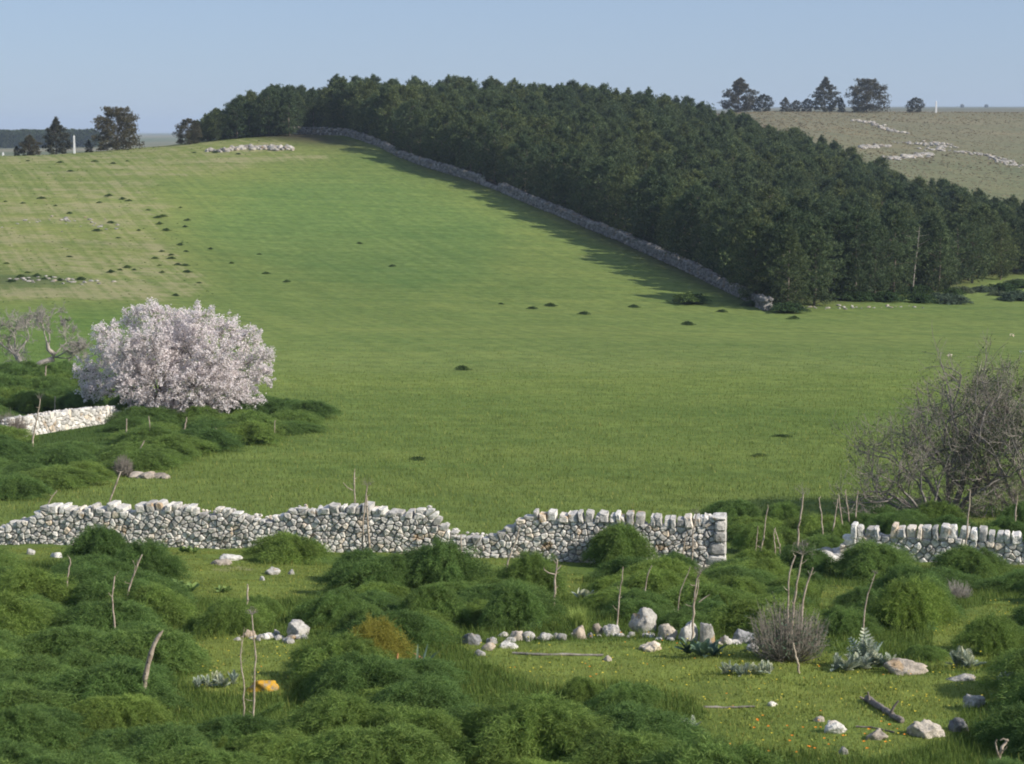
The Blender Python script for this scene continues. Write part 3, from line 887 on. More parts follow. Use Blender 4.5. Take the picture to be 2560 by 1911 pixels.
for k, (x, y, w, hh, mm, lb) in enumerate(ROCKS):
    p = S(x, y)
    sc = p.y / F_PX * 0.4
    up = 1.0
    rock('rock' if w < 45 else 'boulder', lb, 'rock', (p.x, p.y + w * sc * 0.3, p.z - 0.06), w * sc * 1.05, hh * sc * 1.1 + 0.06, max(w, hh) * sc * 0.75, mm, random.Random(k).uniform(-0.3, 0.3), 100 + k, 3 if w < 45 else 4)
# ------------------------------------------------------------------ plants
def fennel_geo(seed, nf=400, nh=120, hgt=0.95, hairw=0.0054):
    """a mound of arching feathery fronds, about 1 m in radius"""
    rs = np.random.RandomState(seed)
    lob = rs.uniform(0, 6.28, 5); la = rs.uniform(0.06, 0.16, 5)
    V = []; 
    phi = rs.uniform(0, 2 * PI, nf); r = np.sqrt(rs.uniform(0.0, 1.0, nf))
    edge = 1 + sum(la[k] * np.cos((k + 1) * phi + lob[k]) for k in range(5))
    R = r * edge
    zt = hgt * np.sqrt(np.clip(1 - r ** 2 * 0.93, 0, 1)) * rs.uniform(0.72, 1.08, nf) * (1 + 0.25 * (edge - 1))
    zt += 0.22 * (fbm(R * np.cos(phi) * 1.7 + seed, R * np.sin(phi) * 1.7, 3) - 0.5)
    end = np.stack([R * np.cos(phi), R * np.sin(phi), zt], -1)
    c1 = end * np.array([0.55, 0.55, 1.15]) + np.array([0, 0, 0.12])
    b0 = end * np.array([0.12, 0.12, 0.0])
    droop = end * np.array([1.12, 1.12, 1.0]) - np.array([0, 0, 0.10])
    t = rs.beta(2.2, 1.1, (nf, nh))[..., None]
    P = ((1 - t) ** 2) * b0[:, None] + 2 * t * (1 - t) * c1[:, None] + t * t * end[:, None] + (t ** 4) * (droop - end)[:, None] * 0.5
    T = (end - c1)[:, None] * t + (c1 - b0)[:, None] * (1 - t)
    T = T / (np.linalg.norm(T, axis=-1, keepdims=True) + 1e-6)
    D = rs.normal(size=(nf, nh, 3)); D /= np.linalg.norm(D, axis=-1, keepdims=True)
    D = D * 0.9 + T * 0.75 + np.array([0, 0, 0.15]); D /= np.linalg.norm(D, axis=-1, keepdims=True)
    P = P + rs.normal(size=P.shape) * 0.035
    ln = rs.uniform(0.06, 0.15, (nf, nh, 1)) * (1.25 - 0.5 * t)
    S_ = np.cross(D, rs.normal(size=D.shape)); S_ /= np.linalg.norm(S_, axis=-1, keepdims=True)
    w = hairw * rs.uniform(0.6, 1.3, (nf, nh, 1))
    bend = rs.normal(size=D.shape) * 0.25 * ln - np.array([0, 0, 0.15]) * ln
    a = P - S_ * w; b_ = P + S_ * w; c = P + D * ln + bend
    V = np.stack([a, b_, c], 2).reshape(-1, 3)
    Fc = np.arange(len(V)).reshape(-1, 3)
    return V, Fc
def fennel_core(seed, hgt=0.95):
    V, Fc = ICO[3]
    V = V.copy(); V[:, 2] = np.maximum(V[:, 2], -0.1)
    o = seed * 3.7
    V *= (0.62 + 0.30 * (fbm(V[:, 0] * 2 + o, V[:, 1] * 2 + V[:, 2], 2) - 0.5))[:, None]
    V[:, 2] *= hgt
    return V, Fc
FEN = []; FENC = []
for k in range(7):
    hg = [0.95, 0.8, 1.1, 0.9, 0.75, 1.0, 0.85][k]
    V, Fc = fennel_geo(50 + k, hgt=hg); FEN.append(mesh_np('fronds', V, Fc, M['fennel']))
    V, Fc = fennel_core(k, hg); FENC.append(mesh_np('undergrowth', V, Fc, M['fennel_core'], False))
V, Fc = fennel_geo(77, 260, 80, 0.95); FEN_OLD = mesh_np('fronds', V, Fc, M['fennel_old'])
def fennel(p, r, h, rz, k, old=False, label=None, group='giant fennel clumps', cat='fennel bush'):
    root = empty('fennel_bush', p, rz)
    tag(root, label, cat, group)
    o = obj('fronds', FEN_OLD if old else FEN[k], root); o.scale = (r, r, h)
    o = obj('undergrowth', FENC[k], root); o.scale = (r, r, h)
    return root
LMK = [('the orange lichen rock', 655, 1710), ('the thick bleached stump', 380, 1700), ('the pale triangular boulder', 747, 1580), ('the largest rounded boulder', 1611, 1570), ('the twiggy grey shrub', 1975, 1620), ('the silver-leaved thistle', 2160, 1650),
       ('the dead log on the grass', 2210, 1780), ('the square end of the long wall', 1800, 1400), ('the blossoming almond tree', 430, 1000), ('the short bleached wall', 150, 1060), ('the white wall under the bare trees', 2400, 1370), ('the lowest breach in the long wall', 1190, 1350),
       ('the coping at the left of the long wall', 300, 1290), ('the bottom left corner of the photo', 60, 1900), ('the bottom right corner of the photo', 2500, 1900), ('the blue-green strap-leaved plant', 980, 1700), ('the pointed white rock', 2438, 1760), ('the forked dry stalk', 1390, 1440), ('the middle of the bottom edge', 1280, 1900), ('the left edge below the wall', 20, 1500)]
ORDN = lambda n_: '%d%s' % (n_, 'th' if 10 <= n_ % 100 <= 20 else {1: 'st', 2: 'nd', 3: 'rd'}.get(n_ % 10, 'th'))
ORD = ['nearest', 'second nearest', 'third nearest', 'fourth nearest', 'fifth nearest', 'sixth nearest', 'seventh nearest', 'eighth nearest', 'ninth nearest', 'tenth nearest', 'eleventh nearest', 'twelfth nearest', 'thirteenth nearest', 'fourteenth nearest', 'fifteenth nearest', 'sixteenth nearest']
bushes = []       # (x, y, r, h, old)
def addbush(x, y, r, h, old=False): bushes.append((x, y, r, h, old))
# distinct clumps: source px centre x, base y, width, height
HAND = [(240, 1425, 200, 110), (715, 1410, 240, 88), (905, 1462, 190, 95), (1105, 1500, 250, 120), (1330, 1500, 210, 95), (1550, 1425, 220, 108), (1290, 1590, 270, 120), (1080, 1580, 230, 130), (1700, 1455, 170, 80), (1640, 1520, 230, 90),
        (2200, 1455, 270, 84), (2440, 1445, 220, 72), (2300, 1580, 240, 130), (2290, 1500, 200, 80), (2120, 1590, 200, 70), (2500, 1640, 200, 100), (1905, 1450, 170, 80), (1850, 1520, 180, 70), (350, 1470, 230, 95), (1575, 1790, 230, 84), (1480, 1860, 180, 60), (2320, 1655, 130, 45), (1460, 1760, 130, 60), (1710, 1590, 200, 70), (2170, 1530, 170, 50),
        (560, 1590, 230, 85), (830, 1570, 200, 80), (640, 1545, 140, 60), (910, 1600, 170, 80)]
HAND = [q for q in HAND if q not in ((1290, 1590, 270, 120), (1080, 1580, 230, 130))] + [(1290, 1578, 250, 110), (1075, 1570, 210, 120)]
for (x, y, w, hh) in HAND:
    p = S(x, y); sc = p.y / F_PX * 0.4; r = w * sc / 2 / 1.12
    addbush(p.x, p.y + r * 0.75, r, hh * sc * 1.0)
rs = np.random.RandomState(12)
# continuous growth of the front slope
cand = rs.rand(9000, 2)
ys = 19.5 + cand[:, 0] ** 1.0 * (48.0 - 19.5); xs = (cand[:, 1] - 0.5) * 2 * (0.32 * ys)
uu, vv = proj(xs, ys, H(xs, ys))
ok = np.ones(len(xs), bool)
for P in GRASS:
    # keep the clearings free, allowing for the height of the clumps in front of them
    for fr in (-0.25, 0, 0.3, 0.6, 0.95):
        ok &= ~inpoly(uu, vv - fr * 0.62 * F_PX / ys, P)
        for sd_ in (-0.5, 0.5): ok &= ~inpoly(uu + sd_ * F_PX / ys, vv - fr * 0.62 * F_PX / ys, P)
wallv = np.interp(uu, [0, 330, 500, 560, 728, 1100], [545, 551, 556, 560, 577, 577])
ok &= (vv > wallv + 16) | (uu > 735)
ok &= ~((uu > 830) & (vv - 0.6 * F_PX / ys < 562))
hid = 0
for i in range(len(xs)):
    if not ok[i]: continue
    x, y = xs[i], ys[i]
    big = y < 27
    sp = 1.28 if y > 27 else (1.08 if x < 1.5 else 1.2)
    good = all((x - b_[0]) ** 2 + (y - b_[1]) ** 2 > (sp * (0.5 + 0.5 * min(b_[2], 1.0))) ** 2 for b_ in bushes)
    if good:
        addbush(x, y, *(lambda q: (q, q * rs.uniform(0.5, 0.78)))(rs.uniform(0.55, 1.0)))
# weed beds beyond the wall
for (poly, y0, y1, sp, r0, r1, h0, h1_) in ((LBED, 62, 112, 2.0, 1.1, 1.7, 0.55, 1.0), (RBED, 46, 62, 1.35, 0.7, 1.0, 0.45, 0.85)):
    c2 = rs.rand(9000, 2)
    ys2 = y0 + c2[:, 0] * (y1 - y0); xs2 = (c2[:, 1] - 0.5) * 0.62 * ys2
    uu, vv = proj(xs2, ys2, H(xs2, ys2))
    okk = inpoly(uu, vv, poly)
    got = []
    for i in np.nonzero(okk)[0]:
        x, y = xs2[i], ys2[i]
        if poly is RBED and y < 49 and 735 > uu[i]: continue
        if y < 52.5 and uu[i] > 840: continue
        if poly is LBED and 5 < uu[i] < 128 and vv[i] > 412 and vv[i] - 0.8 * F_PX / y < 436: continue
        if all((x - a) ** 2 + (y - c) ** 2 > sp * sp for a, c in got):
            got.append((x, y)); addbush(x, y, rs.uniform(r0, r1), rs.uniform(h0, h1_))
lb_used = {}
info = []
for (x, y, r, h, old) in bushes:
    z = h1(x, y)
    u, v = proj(x, y, z + h * 0.6)
    u *= 2.5; v *= 2.5
    info.append((u, v))
near_of = {}
for i, (u, v) in enumerate(info):
    d = [math.hypot(u - a, (v - b_) * 1.3) for _, a, b_ in LMK]
    k = int(np.argmin(d)); dx = u - LMK[k][1]; dy = v - LMK[k][2]
    side = ('right of' if dx > 0 else 'left of') if abs(dx) > abs(dy) * 1.2 else ('below' if dy > 0 else 'above')
    near_of.setdefault((k, side), []).append((d[k], i))
LAB = {}
for (k, side), L in near_of.items():
    L.sort()
    for n_, (_, i) in enumerate(L):
        x, y, r, h, old = bushes[i]
        wd = 'broad' if r > 1.0 else ('small' if r < 0.72 else ('low' if h < 0.5 else 'rounded'))
        LAB[i] = 'green %s fennel clump, %s %s %s' % (wd, ORD[n_] if n_ < 10 else ORDN(n_ + 1) + ' nearest', side, LMK[k][0])
for i, (x, y, r, h, old) in enumerate(bushes):
    fennel((x, y, h1(x, y) - 0.05), r, h * (1.05), rs.uniform(0, 6.28), rs.randint(7), False, LAB[i])
p = S(930, 1705)
fennel((p.x, p.y + 0.3, p.z - 0.1), 0.62, 0.85, 0.5, 2, True, 'yellowing half-dead fennel clump behind the blue-green strap-leaved plant', None)
print('BUSHES', len(bushes))

# ------------------------------------------------------------------ dried stalks
def stalk(pts, w, label, umbel=False, m='stalk', name='dried_stalk', cat='dry stalk', group='dried giant fennel stalks', bury=0.5, depth=None, branches=(), jitter=1.0):
    """pts: source px from base to top; stands at the ground distance of its base"""
    x0, y0 = pts[0]
    g = S(x0, y0)
    if depth is None:
        g2 = G(x0 * 0.4, y0 * 0.4 + bury * F_PX / g.y)
        D = g2.y
    else: D = depth
    rs = np.random.RandomState(int(x0 * 7 + y0))
    W3 = []
    for (x, y) in pts:
        r = ray(x * 0.4, y * 0.4); W3.append([r[0] * D, D + rs.uniform(-0.03, 0.03) * jitter, r[2] * D])
    gx, gz = W3[0][0], h1(W3[0][0], D)
    W3 = [[gx - 0.02, D, gz - 0.05]] + W3 if W3[0][2] > gz + 0.05 else W3
    W3 = np.array(W3)
    # smooth path with slight kinks
    tt = np.concatenate([[0], np.cumsum(np.linalg.norm(np.diff(W3, axis=0), axis=1))])
    q = np.linspace(0, tt[-1], 12)
    C = np.stack([np.interp(q, tt, W3[:, k]) for k in range(3)], -1)
    C[1:-1] = (C[:-2] + 2 * C[1:-1] + C[2:]) / 4
    C += rs.normal(size=C.shape) * 0.006
    org = np.array([W3[0][0], W3[0][1], W3[0][2]])
    root = empty(name, tuple(org)); tag(root, label, cat, group)
    wm = w * 0.33 * D / F_PX / 2
    a = Acc(); rad = wm * np.linspace(1.15, 0.6, 12) * (1 + rs.normal(size=12) * 0.07)
    a.tube(C - org, rad, 7, True)
    hlen = np.linalg.norm(C[-1] - C[0])
    for q in range(int(hlen * 5)):                                    # broken leaf sheaths and side shoots
        kk = rs.randint(2, 12); d = rs.normal(size=3); d[2] = abs(d[2]) * 0.7; d /= np.linalg.norm(d); l_ = rs.uniform(0.03, 0.13)
        a.tube([C[kk] - org, C[kk] - org + d * l_ * 0.6, C[kk] - org + d * l_ + [0, 0, 0.02]], [wm * 0.45, wm * 0.3, wm * 0.12], 3)
    stem_o = obj('stem', a.mesh('stem', M[m], True), root)
    for br in branches:
        a = Acc(); B_ = []
        for (x, y) in br:
            r = ray(x * 0.4, y * 0.4); B_.append([r[0] * D, D - 0.01, r[2] * D])
        B_ = np.array(B_) - org
        a.tube(B_, wm * np.linspace(0.6, 0.25, len(B_)), 5)
        obj('side_branch', a.mesh('side_branch', M[m], True), stem_o)
    if umbel:
        a = Acc(); top = C[-1] - org
        for k in range(16):
            d = rs.normal(size=3); d[2] = abs(d[2]) + 0.5; d /= np.linalg.norm(d)
            l = rs.uniform(0.10, 0.24) * umbel
            a.tube([top, top + d * l * 0.6, top + d * l + [0, 0, -0.02]], [0.003, 0.002, 0.002], 3)
            for j in range(3):
                dd2 = rs.normal(size=3); dd2 /= np.linalg.norm(dd2)
                a.tube([top + d * l, top + d * l + dd2 * 0.06 * umbel], [0.002, 0.0015], 3)
        obj('umbel', a.mesh('umbel', M['twig']), stem_o)
    return root
T = [
 ([(610, 1768), (608, 1700), (600, 1639), (606, 1591)], 5, 'left of the two thin dry stems in front of the orange lichen rock', 0),
 ([(635, 1764), (637, 1700), (640, 1622), (634, 1580), (631, 1537)], 6, 'taller of the two thin stems before the orange lichen rock, dark knob on top', 0.4),
 ([(618, 1510), (619, 1459)], 7, 'short upright reddish stub left of centre above the pale triangular boulder', 0),
 ([(287, 1560), (280, 1510), (281, 1470), (287, 1442)], 6, 'pale stalk with broken bent tip in the left fennel mass', 0),
 ([(318, 1493), (328, 1450), (340, 1425), (353, 1386)], 6, 'leaning grey stalk with a side twig in the left fennel mass', 0),
 ([(168, 1459), (176, 1398)], 6, 'short pale stalk left of the leaning grey stalk', 0),
 ([(910, 1397), (906, 1360), (908, 1300), (914, 1250), (918, 1215)], 6, 'left of two tall pale stalks crossing in front of the long wall', 1.0),
 ([(925, 1388), (921, 1340), (918, 1290), (917, 1240)], 7, 'right of two tall pale stalks crossing in front of the long wall', 0),
 ([(1155, 1403), (1153, 1370), (1152, 1336)], 6, 'short grey stalk in front of the lowest breach in the wall', 0),
 ([(1264, 1424), (1276, 1385), (1290, 1350), (1298, 1320)], 6, 'dark leaning stalk right of the lowest wall breach', 0),
 ([(1387, 1475), (1389, 1440), (1393, 1400)], 8, 'forked dry stalk with curling side branch in front of the wall', 0),
 ([(1543, 1555), (1547, 1499), (1556, 1440), (1557, 1417)], 5, 'straight thin stalk above the largest rounded boulder', 0),
 ([(1611, 1482), (1618, 1440), (1628, 1412)], 5, 'leaning pale stalk in the fennel below the right part of the long wall', 0),
 ([(1707, 1383), (1712, 1350), (1716, 1329)], 5, 'short pale stalk against the wall left of the squared end', 0),
 ([(1728, 1407), (1732, 1370), (1731, 1330), (1740, 1285)], 6, 'tall pale stalk against the wall near its squared end', 0.8),
 ([(1696, 1490), (1712, 1450), (1726, 1417)], 4, 'thin feathery leaning stem below the squared wall end', 0),
 ([(1734, 1528), (1736, 1480), (1740, 1455), (1748, 1431)], 8, 'split pinkish stalk below the squared wall end', 0.8),
 ([(1993, 1379), (1996, 1330), (2003, 1280), (2008, 1236)], 7, 'tallest pale stalk in the gap between the two walls, with a seed head', 1.3),
 ([(1891, 1357), (1895, 1316)], 4, 'short thin stalk in the gap just right of the long wall', 0),
 ([(1903, 1367), (1911, 1340), (1913, 1300), (1920, 1268)], 5, 'curved stalk second from the squared wall end in the gap', 0),
 ([(1937, 1367), (1934, 1345), (1935, 1323)], 5, 'left leg of the small crossed pair of stalks in the gap', 0),
 ([(1951, 1368), (1944, 1345), (1937, 1323)], 5, 'right leg of the small crossed pair of stalks in the gap', 0),
 ([(2057, 1340), (2055, 1310), (2053, 1280), (2047, 1246)], 5, 'wavy stalk left of the crossing pair behind the gap', 0),
 ([(2079, 1336), (2087, 1300), (2095, 1246)], 5, 'right-leaning stalk of the tall crossing pair behind the gap', 0),
 ([(2107, 1323), (2103, 1290), (2096, 1238)], 5, 'left-leaning stalk of the tall crossing pair behind the gap', 0),
 ([(2124, 1306), (2117, 1260), (2114, 1224)], 5, 'straight white stalk left of the stalk at the corner of the right wall', 0),
 ([(2140, 1306), (2139, 1270), (2145, 1227)], 5, 'tan-topped stalk rising at the corner of the right-hand wall', 0),
 ([(1971, 1503), (1972, 1450), (1971, 1430), (1980, 1405), (1989, 1389)], 7, 'left of the three wavy stalks above the twiggy grey shrub', 0),
 ([(1983, 1519), (1989, 1465), (1997, 1430), (2007, 1384)], 8, 'middle of the three wavy stalks above the twiggy grey shrub', 1.2),
 ([(2005, 1515), (2015, 1470), (2025, 1440), (2033, 1418)], 8, 'right of the three wavy stalks above the twiggy grey shrub', 0),
 ([(2162, 1517), (2174, 1475), (2188, 1437)], 5, 'thin leaning stalk in the fennel right of the three wavy stalks', 0.3),
 ([(2414, 1374), (2418, 1310), (2424, 1260), (2426, 1226)], 6, 'tall straight stalk crossing the white right-hand wall', 0),
 ([(2538, 1311), (2538, 1280), (2544, 1246)], 6, 'tan stalk behind the white wall close to the right edge', 0),
 ([(111, 962), (113, 940), (115, 916)], 5, 'short grey stalk standing in the fennel below the pale fig tree', 0),
 ([(82, 1093), (92, 1050), (100, 1010), (101, 997)], 5, 'slanting stalk with a seed head in front of the short bleached wall', 1.2),
 ([(315, 1089), (316, 1060), (317, 1047)], 5, 'pale stalk in the fennel bed just right of the short bleached wall', 0),
 ([(461, 1073), (467, 1043)], 5, 'pale stalk under the middle of the blossoming almond tree', 0),
 ([(348, 1129), (354, 1115), (361, 1102)], 5, 'leaning white stalk low in the fennel bed under the almond tree', 0),
 ([(686, 1081), (687, 1052)], 4, 'thin stalk at the right-hand tip of the fennel bed', 0),
 ([(260, 1320), (272, 1258), (288, 1215), (302, 1180)], 7, 'long grey leaning stalk rising across the left part of the long wall', 0),
 ([(136, 1027), (137, 1005), (138, 991)], 5, 'thin white stalk behind the short bleached wall', 0),
 ([(1999, 1684), (1990, 1640), (1981, 1605)], 8, 'reddish slanting stub sticking out of the foot of the twiggy grey shrub', 0),
 ([(374, 1090), (375, 1068), (372, 1040)], 4, 'thin stalk left of the one under the almond tree', 0),
 ([(543, 1090), (543, 1075)], 4, 'very short thin stalk right of the middle of the fennel bed', 0),
 ([(116, 1275), (124, 1250), (142, 1227)], 5, 'leaning broken stalk behind the left part of the long wall', 0),
]
BR = {4: [[(335, 1440), (338, 1415), (332, 1400)]], 10: [[(1388, 1436), (1372, 1432), (1360, 1424), (1360, 1418)], [(1391, 1425), (1399, 1418), (1403, 1412)]], 16: [[(1738, 1500), (1745, 1470), (1747, 1448)], [(1747, 1505), (1760, 1495), (1774, 1486)]], 38: []}
for k, (pts, w, lb, um) in enumerate(T):
    wallfront = {39: 50.2, 6: 48.5, 7: 48.4, 14: 47.5, 13: 47.8, 31: 49.5}
    stalk(pts, w, lb, um, branches=BR.get(k, ()), depth=wallfront.get(k), bury={41: 0.0, 0: 0.3, 1: 0.3, 11: 0.2, 27: 1.0, 28: 1.0, 29: 1.0, 30: 0.8, 15: 0.7, 16: 0.6}.get(k, 0.4))
stalk([(886, 1275), (886, 1240), (885, 1215), (886, 1180)], 6, 'tallest straight pale stalk rising behind the middle of the long wall', 0, depth=52.5, branches=[[(882, 1226), (868, 1218), (858, 1206)]])
# thick bleached broken stump with rot holes
def stump():
    pts = [(359, 1745), (362, 1700), (370, 1660), (383, 1615), (396, 1590), (408, 1576)]
    D = G(359 * .4, 1741 * .4 + 0.2 * F_PX / 26).y
    W3 = []
    for x, y in pts:
        r = ray(x * .4, y * .4); W3.append([r[0] * D, D, r[2] * D])
    W3 = np.array(W3); gz = h1(W3[0, 0], D)
    W3 = np.vstack([[W3[0, 0] - 0.01, D, gz - 0.05], W3]); org = W3[0].copy(); W3 -= org
    root = empty('broken_stalk', tuple(org)); tag(root, 'thick bleached broken stalk with dark rot holes in the left foreground', 'dry stalk')
    q = np.linspace(0, 1, 24); tt = np.concatenate([[0], np.cumsum(np.linalg.norm(np.diff(W3, axis=0), axis=1))]); tt /= tt[-1]
    C = np.stack([np.interp(q, tt, W3[:, k]) for k in range(3)], -1)
    C[1:-1] = (C[:-2] + 2 * C[1:-1] + C[2:]) / 4
    a = Acc(); rad = np.interp(q, [0, 0.3, 0.7, 0.95, 1], [0.034, 0.036, 0.033, 0.022, 0.006]) * (1 + 0.08 * np.sin(q * 30))
    a.tube(C, rad, 10, True)
    obj('stem', a.mesh('stem', M['stalk'], True), root)
    mm, t_, b_ = mat('rot_hole'); nn = noise(t_, worldpos(t_), 30, 2); t_.links.new(ramp(t_, nn, [(0.3, 0.012), (0.7, 0.04)]), b_.inputs['Base Color'])
    for f in (0.5, 0.62, 0.72, 0.42):
        c = C[int(f * 23)] + np.array([-0.004, -rad[int(f * 23)] * 0.93, 0])
        V, Fc = ICO[1]
        obj('rot_hole', mesh_np('rot_hole', V * [0.008, 0.005, 0.018], Fc, mm), root, tuple(c))
stump()
# forked dry stump bottom right
stalk([(2497, 1911), (2498, 1895), (2505, 1870), (2522, 1850)], 12, 'forked pinkish dead stalk with curled head at the bottom right corner', 0, branches=[[(2500, 1900), (2492, 1875), (2488, 1855), (2492, 1848)], [(2520, 1852), (2508, 1846), (2500, 1850)]], bury=0.1, depth=22.0, group=None)
# green arching fennel stems
GS = [([(601, 1822), (650, 1790), (700, 1764)], 9, 'longest arching yellow-green stem left of the bottom middle'),
      ([(92, 1842), (112, 1830), (136, 1831)], 6, 'pale arching green stem near the bottom left, right one of two'),
      ([(18, 1842), (40, 1830), (68, 1829)], 6, 'pale arching green stem nearest the bottom left corner'),
      ([(0, 1560), (28, 1566), (54, 1584)], 6, 'green stem entering from the left edge above the fennel'),
      ([(510, 1911), (535, 1880), (560, 1850)], 7, 'green blade-like stem cut by the bottom edge left of the middle'),
      ([(230, 1560), (250, 1540), (270, 1524)], 5, 'thin green stem leaning beside the pale stalk with bent tip'),
      ([(885, 1650), (866, 1615), (850, 1595)], 6, 'yellow stem arching out of the yellowing fennel clump'),
      ([(1280, 1805), (1310, 1775), (1345, 1745)], 5, 'thin pale stem in the fennel below the clearing'),
      ([(1830, 1535), (1818, 1505), (1802, 1485)], 4, 'thin pale green stem beside the dark cracked rock')]
for pts, w, lb in GS:
    D = G(pts[0][0] * .4, min(pts[0][1] * .4, 763) + 14).y
    rs = np.random.RandomState(int(pts[0][0]) + 3)
    W3 = np.array([[ray(x * .4, y * .4)[0] * D, D, ray(x * .4, y * .4)[2] * D] for x, y in pts])
    gz = h1(W3[0, 0], D)
    P0 = np.array([W3[0, 0] - (W3[1, 0] - W3[0, 0]) * 0.25, D + 0.05, gz - 0.04])
    P = np.vstack([P0, W3]); org = P[0].copy(); P -= org
    q = np.linspace(0, len(P) - 1, 12); C = np.stack([np.interp(q, np.arange(len(P)), P[:, k]) for k in range(3)], -1)
    for _ in range(2): C[1:-1] = (C[:-2] + 2 * C[1:-1] + C[2:]) / 4
    root = empty('arching_plant', tuple(org)); tag(root, lb, 'plant stem')
    a = Acc(); a.tube(C, w * 0.4 * D / F_PX / 2 * np.linspace(1.2, 0.45, 12), 6); obj('stem', a.mesh('stem', M['fennel_stem'], True), root)
    a = Acc()
    for k in range(2600):
        c = C[rs.randint(3, 12)] + rs.normal(size=3) * 0.015
        d = rs.normal(size=3); d /= np.linalg.norm(d); sdd = np.cross(d, rs.normal(size=3)); sdd /= np.linalg.norm(sdd)
        a.add([c - sdd * 0.002, c + sdd * 0.002, c + d * rs.uniform(0.02, 0.07)], [[0, 1, 2]])
    tag(obj('fronds', a.mesh('fronds', M['fennel']), root), kind='stuff')

# ------------------------------------------------------------------ low leafy plants
def leafgeo(l, w, curve=0.5, fold=0.25, n=5, lobes=0):
    t_ = np.linspace(0, 1, n + 1)
    wid = w * np.sin(PI * np.clip(t_ * 0.9 + 0.07, 0, 1)) ** 0.7
    if lobes: wid = wid * (0.65 + 0.35 * np.cos(np.arange(n + 1) * PI))
    x = l * t_ * np.cos(curve * t_); z = l * t_ * np.sin(0.9) * (1 - curve * t_ * 0.9)
    L_ = np.stack([x, -wid, z + wid * fold], -1); C_ = np.stack([x, 0 * x, z], -1); R_ = np.stack([x, wid, z + wid * fold], -1)
    V = np.vstack([L_, C_, R_]); i = np.arange(n); m_ = n + 1
    return V, np.vstack([np.stack([i, i + 1, m_ + i + 1, m_ + i], -1), np.stack([m_ + i, m_ + i + 1, 2 * m_ + i + 1, 2 * m_ + i], -1)])
def rosette(name, label, cat, x, y, w, h, m, n, lw=0.07, curve=0.5, lobes=1, crowns=1, seed=0, upright=0.0):
    rs = np.random.RandomState(seed)
    p = S(x, y); sc = p.y / F_PX * 0.4
    root = empty(name, (p.x, p.y + 0.1, p.z)); tag(root, label, cat)
    if lobes:
        a_ = Acc(); npair = 9
        for q in range(npair):
            f = 0.15 + 0.85 * q / npair; x0 = f * math.cos(curve * f); z0 = f * 0.78 * (1 - curve * f * 0.9); ll = lw * 1.3 * math.sin(PI * min(f * 0.8 + 0.18, 1)) + 0.03
            for sd_ in (-1, 1):
                a_.add([[x0 - 0.03, 0, z0], [x0 + 0.035, 0, z0 + 0.01], [x0 + 0.05, sd_ * ll, z0 + ll * 0.45], [x0 + 0.0, sd_ * ll * 0.8, z0 + ll * 0.3]], [[0, 1, 2, 3]])
        a_.add([[0, -0.012, 0], [0, 0.012, 0], [math.cos(curve), 0, 0.78 * (1 - curve * 0.9)], [0.5, 0, 0.42]], [[0, 1, 3]], [[0, 3, 2]])
        me = a_.mesh('leaf', M[m])
    else:
        V, Fc = leafgeo(1, lw, curve, 0.3, 5, 0); me = mesh_np('leaf', V, Fc, M[m])
    for c in range(crowns):
        cx = (c + 0.5) / crowns * w * sc - w * sc / 2 if crowns > 1 else 0
        cy = rs.uniform(-0.1, 0.15)
        for k in range(n):
            o = obj('leaf', me, root, (cx + rs.uniform(-0.02, 0.02), cy, 0))
            l = h * sc * rs.uniform(0.45, 1.15) * 1.2
            o.scale = (l * (w * sc / crowns / 2 / (h * sc) if w / crowns > 2 * h else 1.0), l, l)
            o.rotation_euler = (rs.uniform(-0.5, 0.5), -upright * rs.uniform(0.1, 1.3) + rs.uniform(-0.45, 0.5), rs.uniform(0, 6.28))
    return root
rosette('silver_thistle', 'large silver-leaved thistle left of the long pinkish slab', 'thistle', 2160, 1678, 160, 34, 'silver', 22, 0.11, 0.5, 1, 7, 1, 0.6)
rosette('silver_thistle', 'tall silvery thistle shoot with pale tip above the large silver thistle', 'thistle', 2172, 1672, 40, 68, 'silver', 26, 0.15, 0.3, 1, 1, 2, 1.0)
rosette('silver_thistle', 'grey-green thistle patch in the grass below the twiggy grey shrub', 'thistle', 1870, 1692, 130, 28, 'silver', 18, 0.10, 0.5, 1, 7, 3, 0.8)
rosette('blue_green_plant', 'blue-green leafy plant at the foot of the upright boulder', 'plant', 1755, 1645, 95, 42, 'bluegreen', 16, 0.16, 0.6, 0, 3, 4, 0.5)
rosette('silver_thistle', 'silvery thistle in the shaded fennel right of the long pinkish slab', 'thistle', 2410, 1672, 55, 44, 'silver', 16, 0.13, 0.5, 1, 2, 5, 0.7)
rosette('silver_thistle', 'low spread-out silvery thistle right of the dark round fennel below the clearing', 'thistle', 1690, 1832, 125, 34, 'silver', 14, 0.12, 0.5, 1, 3, 6, 0.3)
rosette('silver_thistle', 'grey-green thistle patch beside the orange lichen rock', 'thistle', 535, 1722, 110, 30, 'silver', 18, 0.10, 0.5, 1, 5, 7, 0.8)
rosette('broad_leaved_plant', 'light green broad-leaved plant in the grass left of the white slab', 'plant', 458, 1482, 60, 26, 'broadleaf', 16, 0.25, 0.5, 0, 3, 8, 0.4)
rosette('broad_leaved_plant', 'small light green leafy plant right of the broad-leaved one', 'plant', 560, 1482, 36, 16, 'broadleaf', 12, 0.25, 0.5, 0, 2, 9, 0.4)
rosette('broad_leaved_plant', 'light green leafy plant at the foot of the long wall', 'plant', 470, 1385, 50, 16, 'broadleaf', 12, 0.25, 0.5, 0, 3, 10, 0.4)
rosette('grey_leaved_plant', 'grey leafy plant in the clearing below the forked dry stalk', 'plant', 1460, 1500, 44, 26, 'silver', 14, 0.2, 0.5, 0, 2, 11, 0.7)
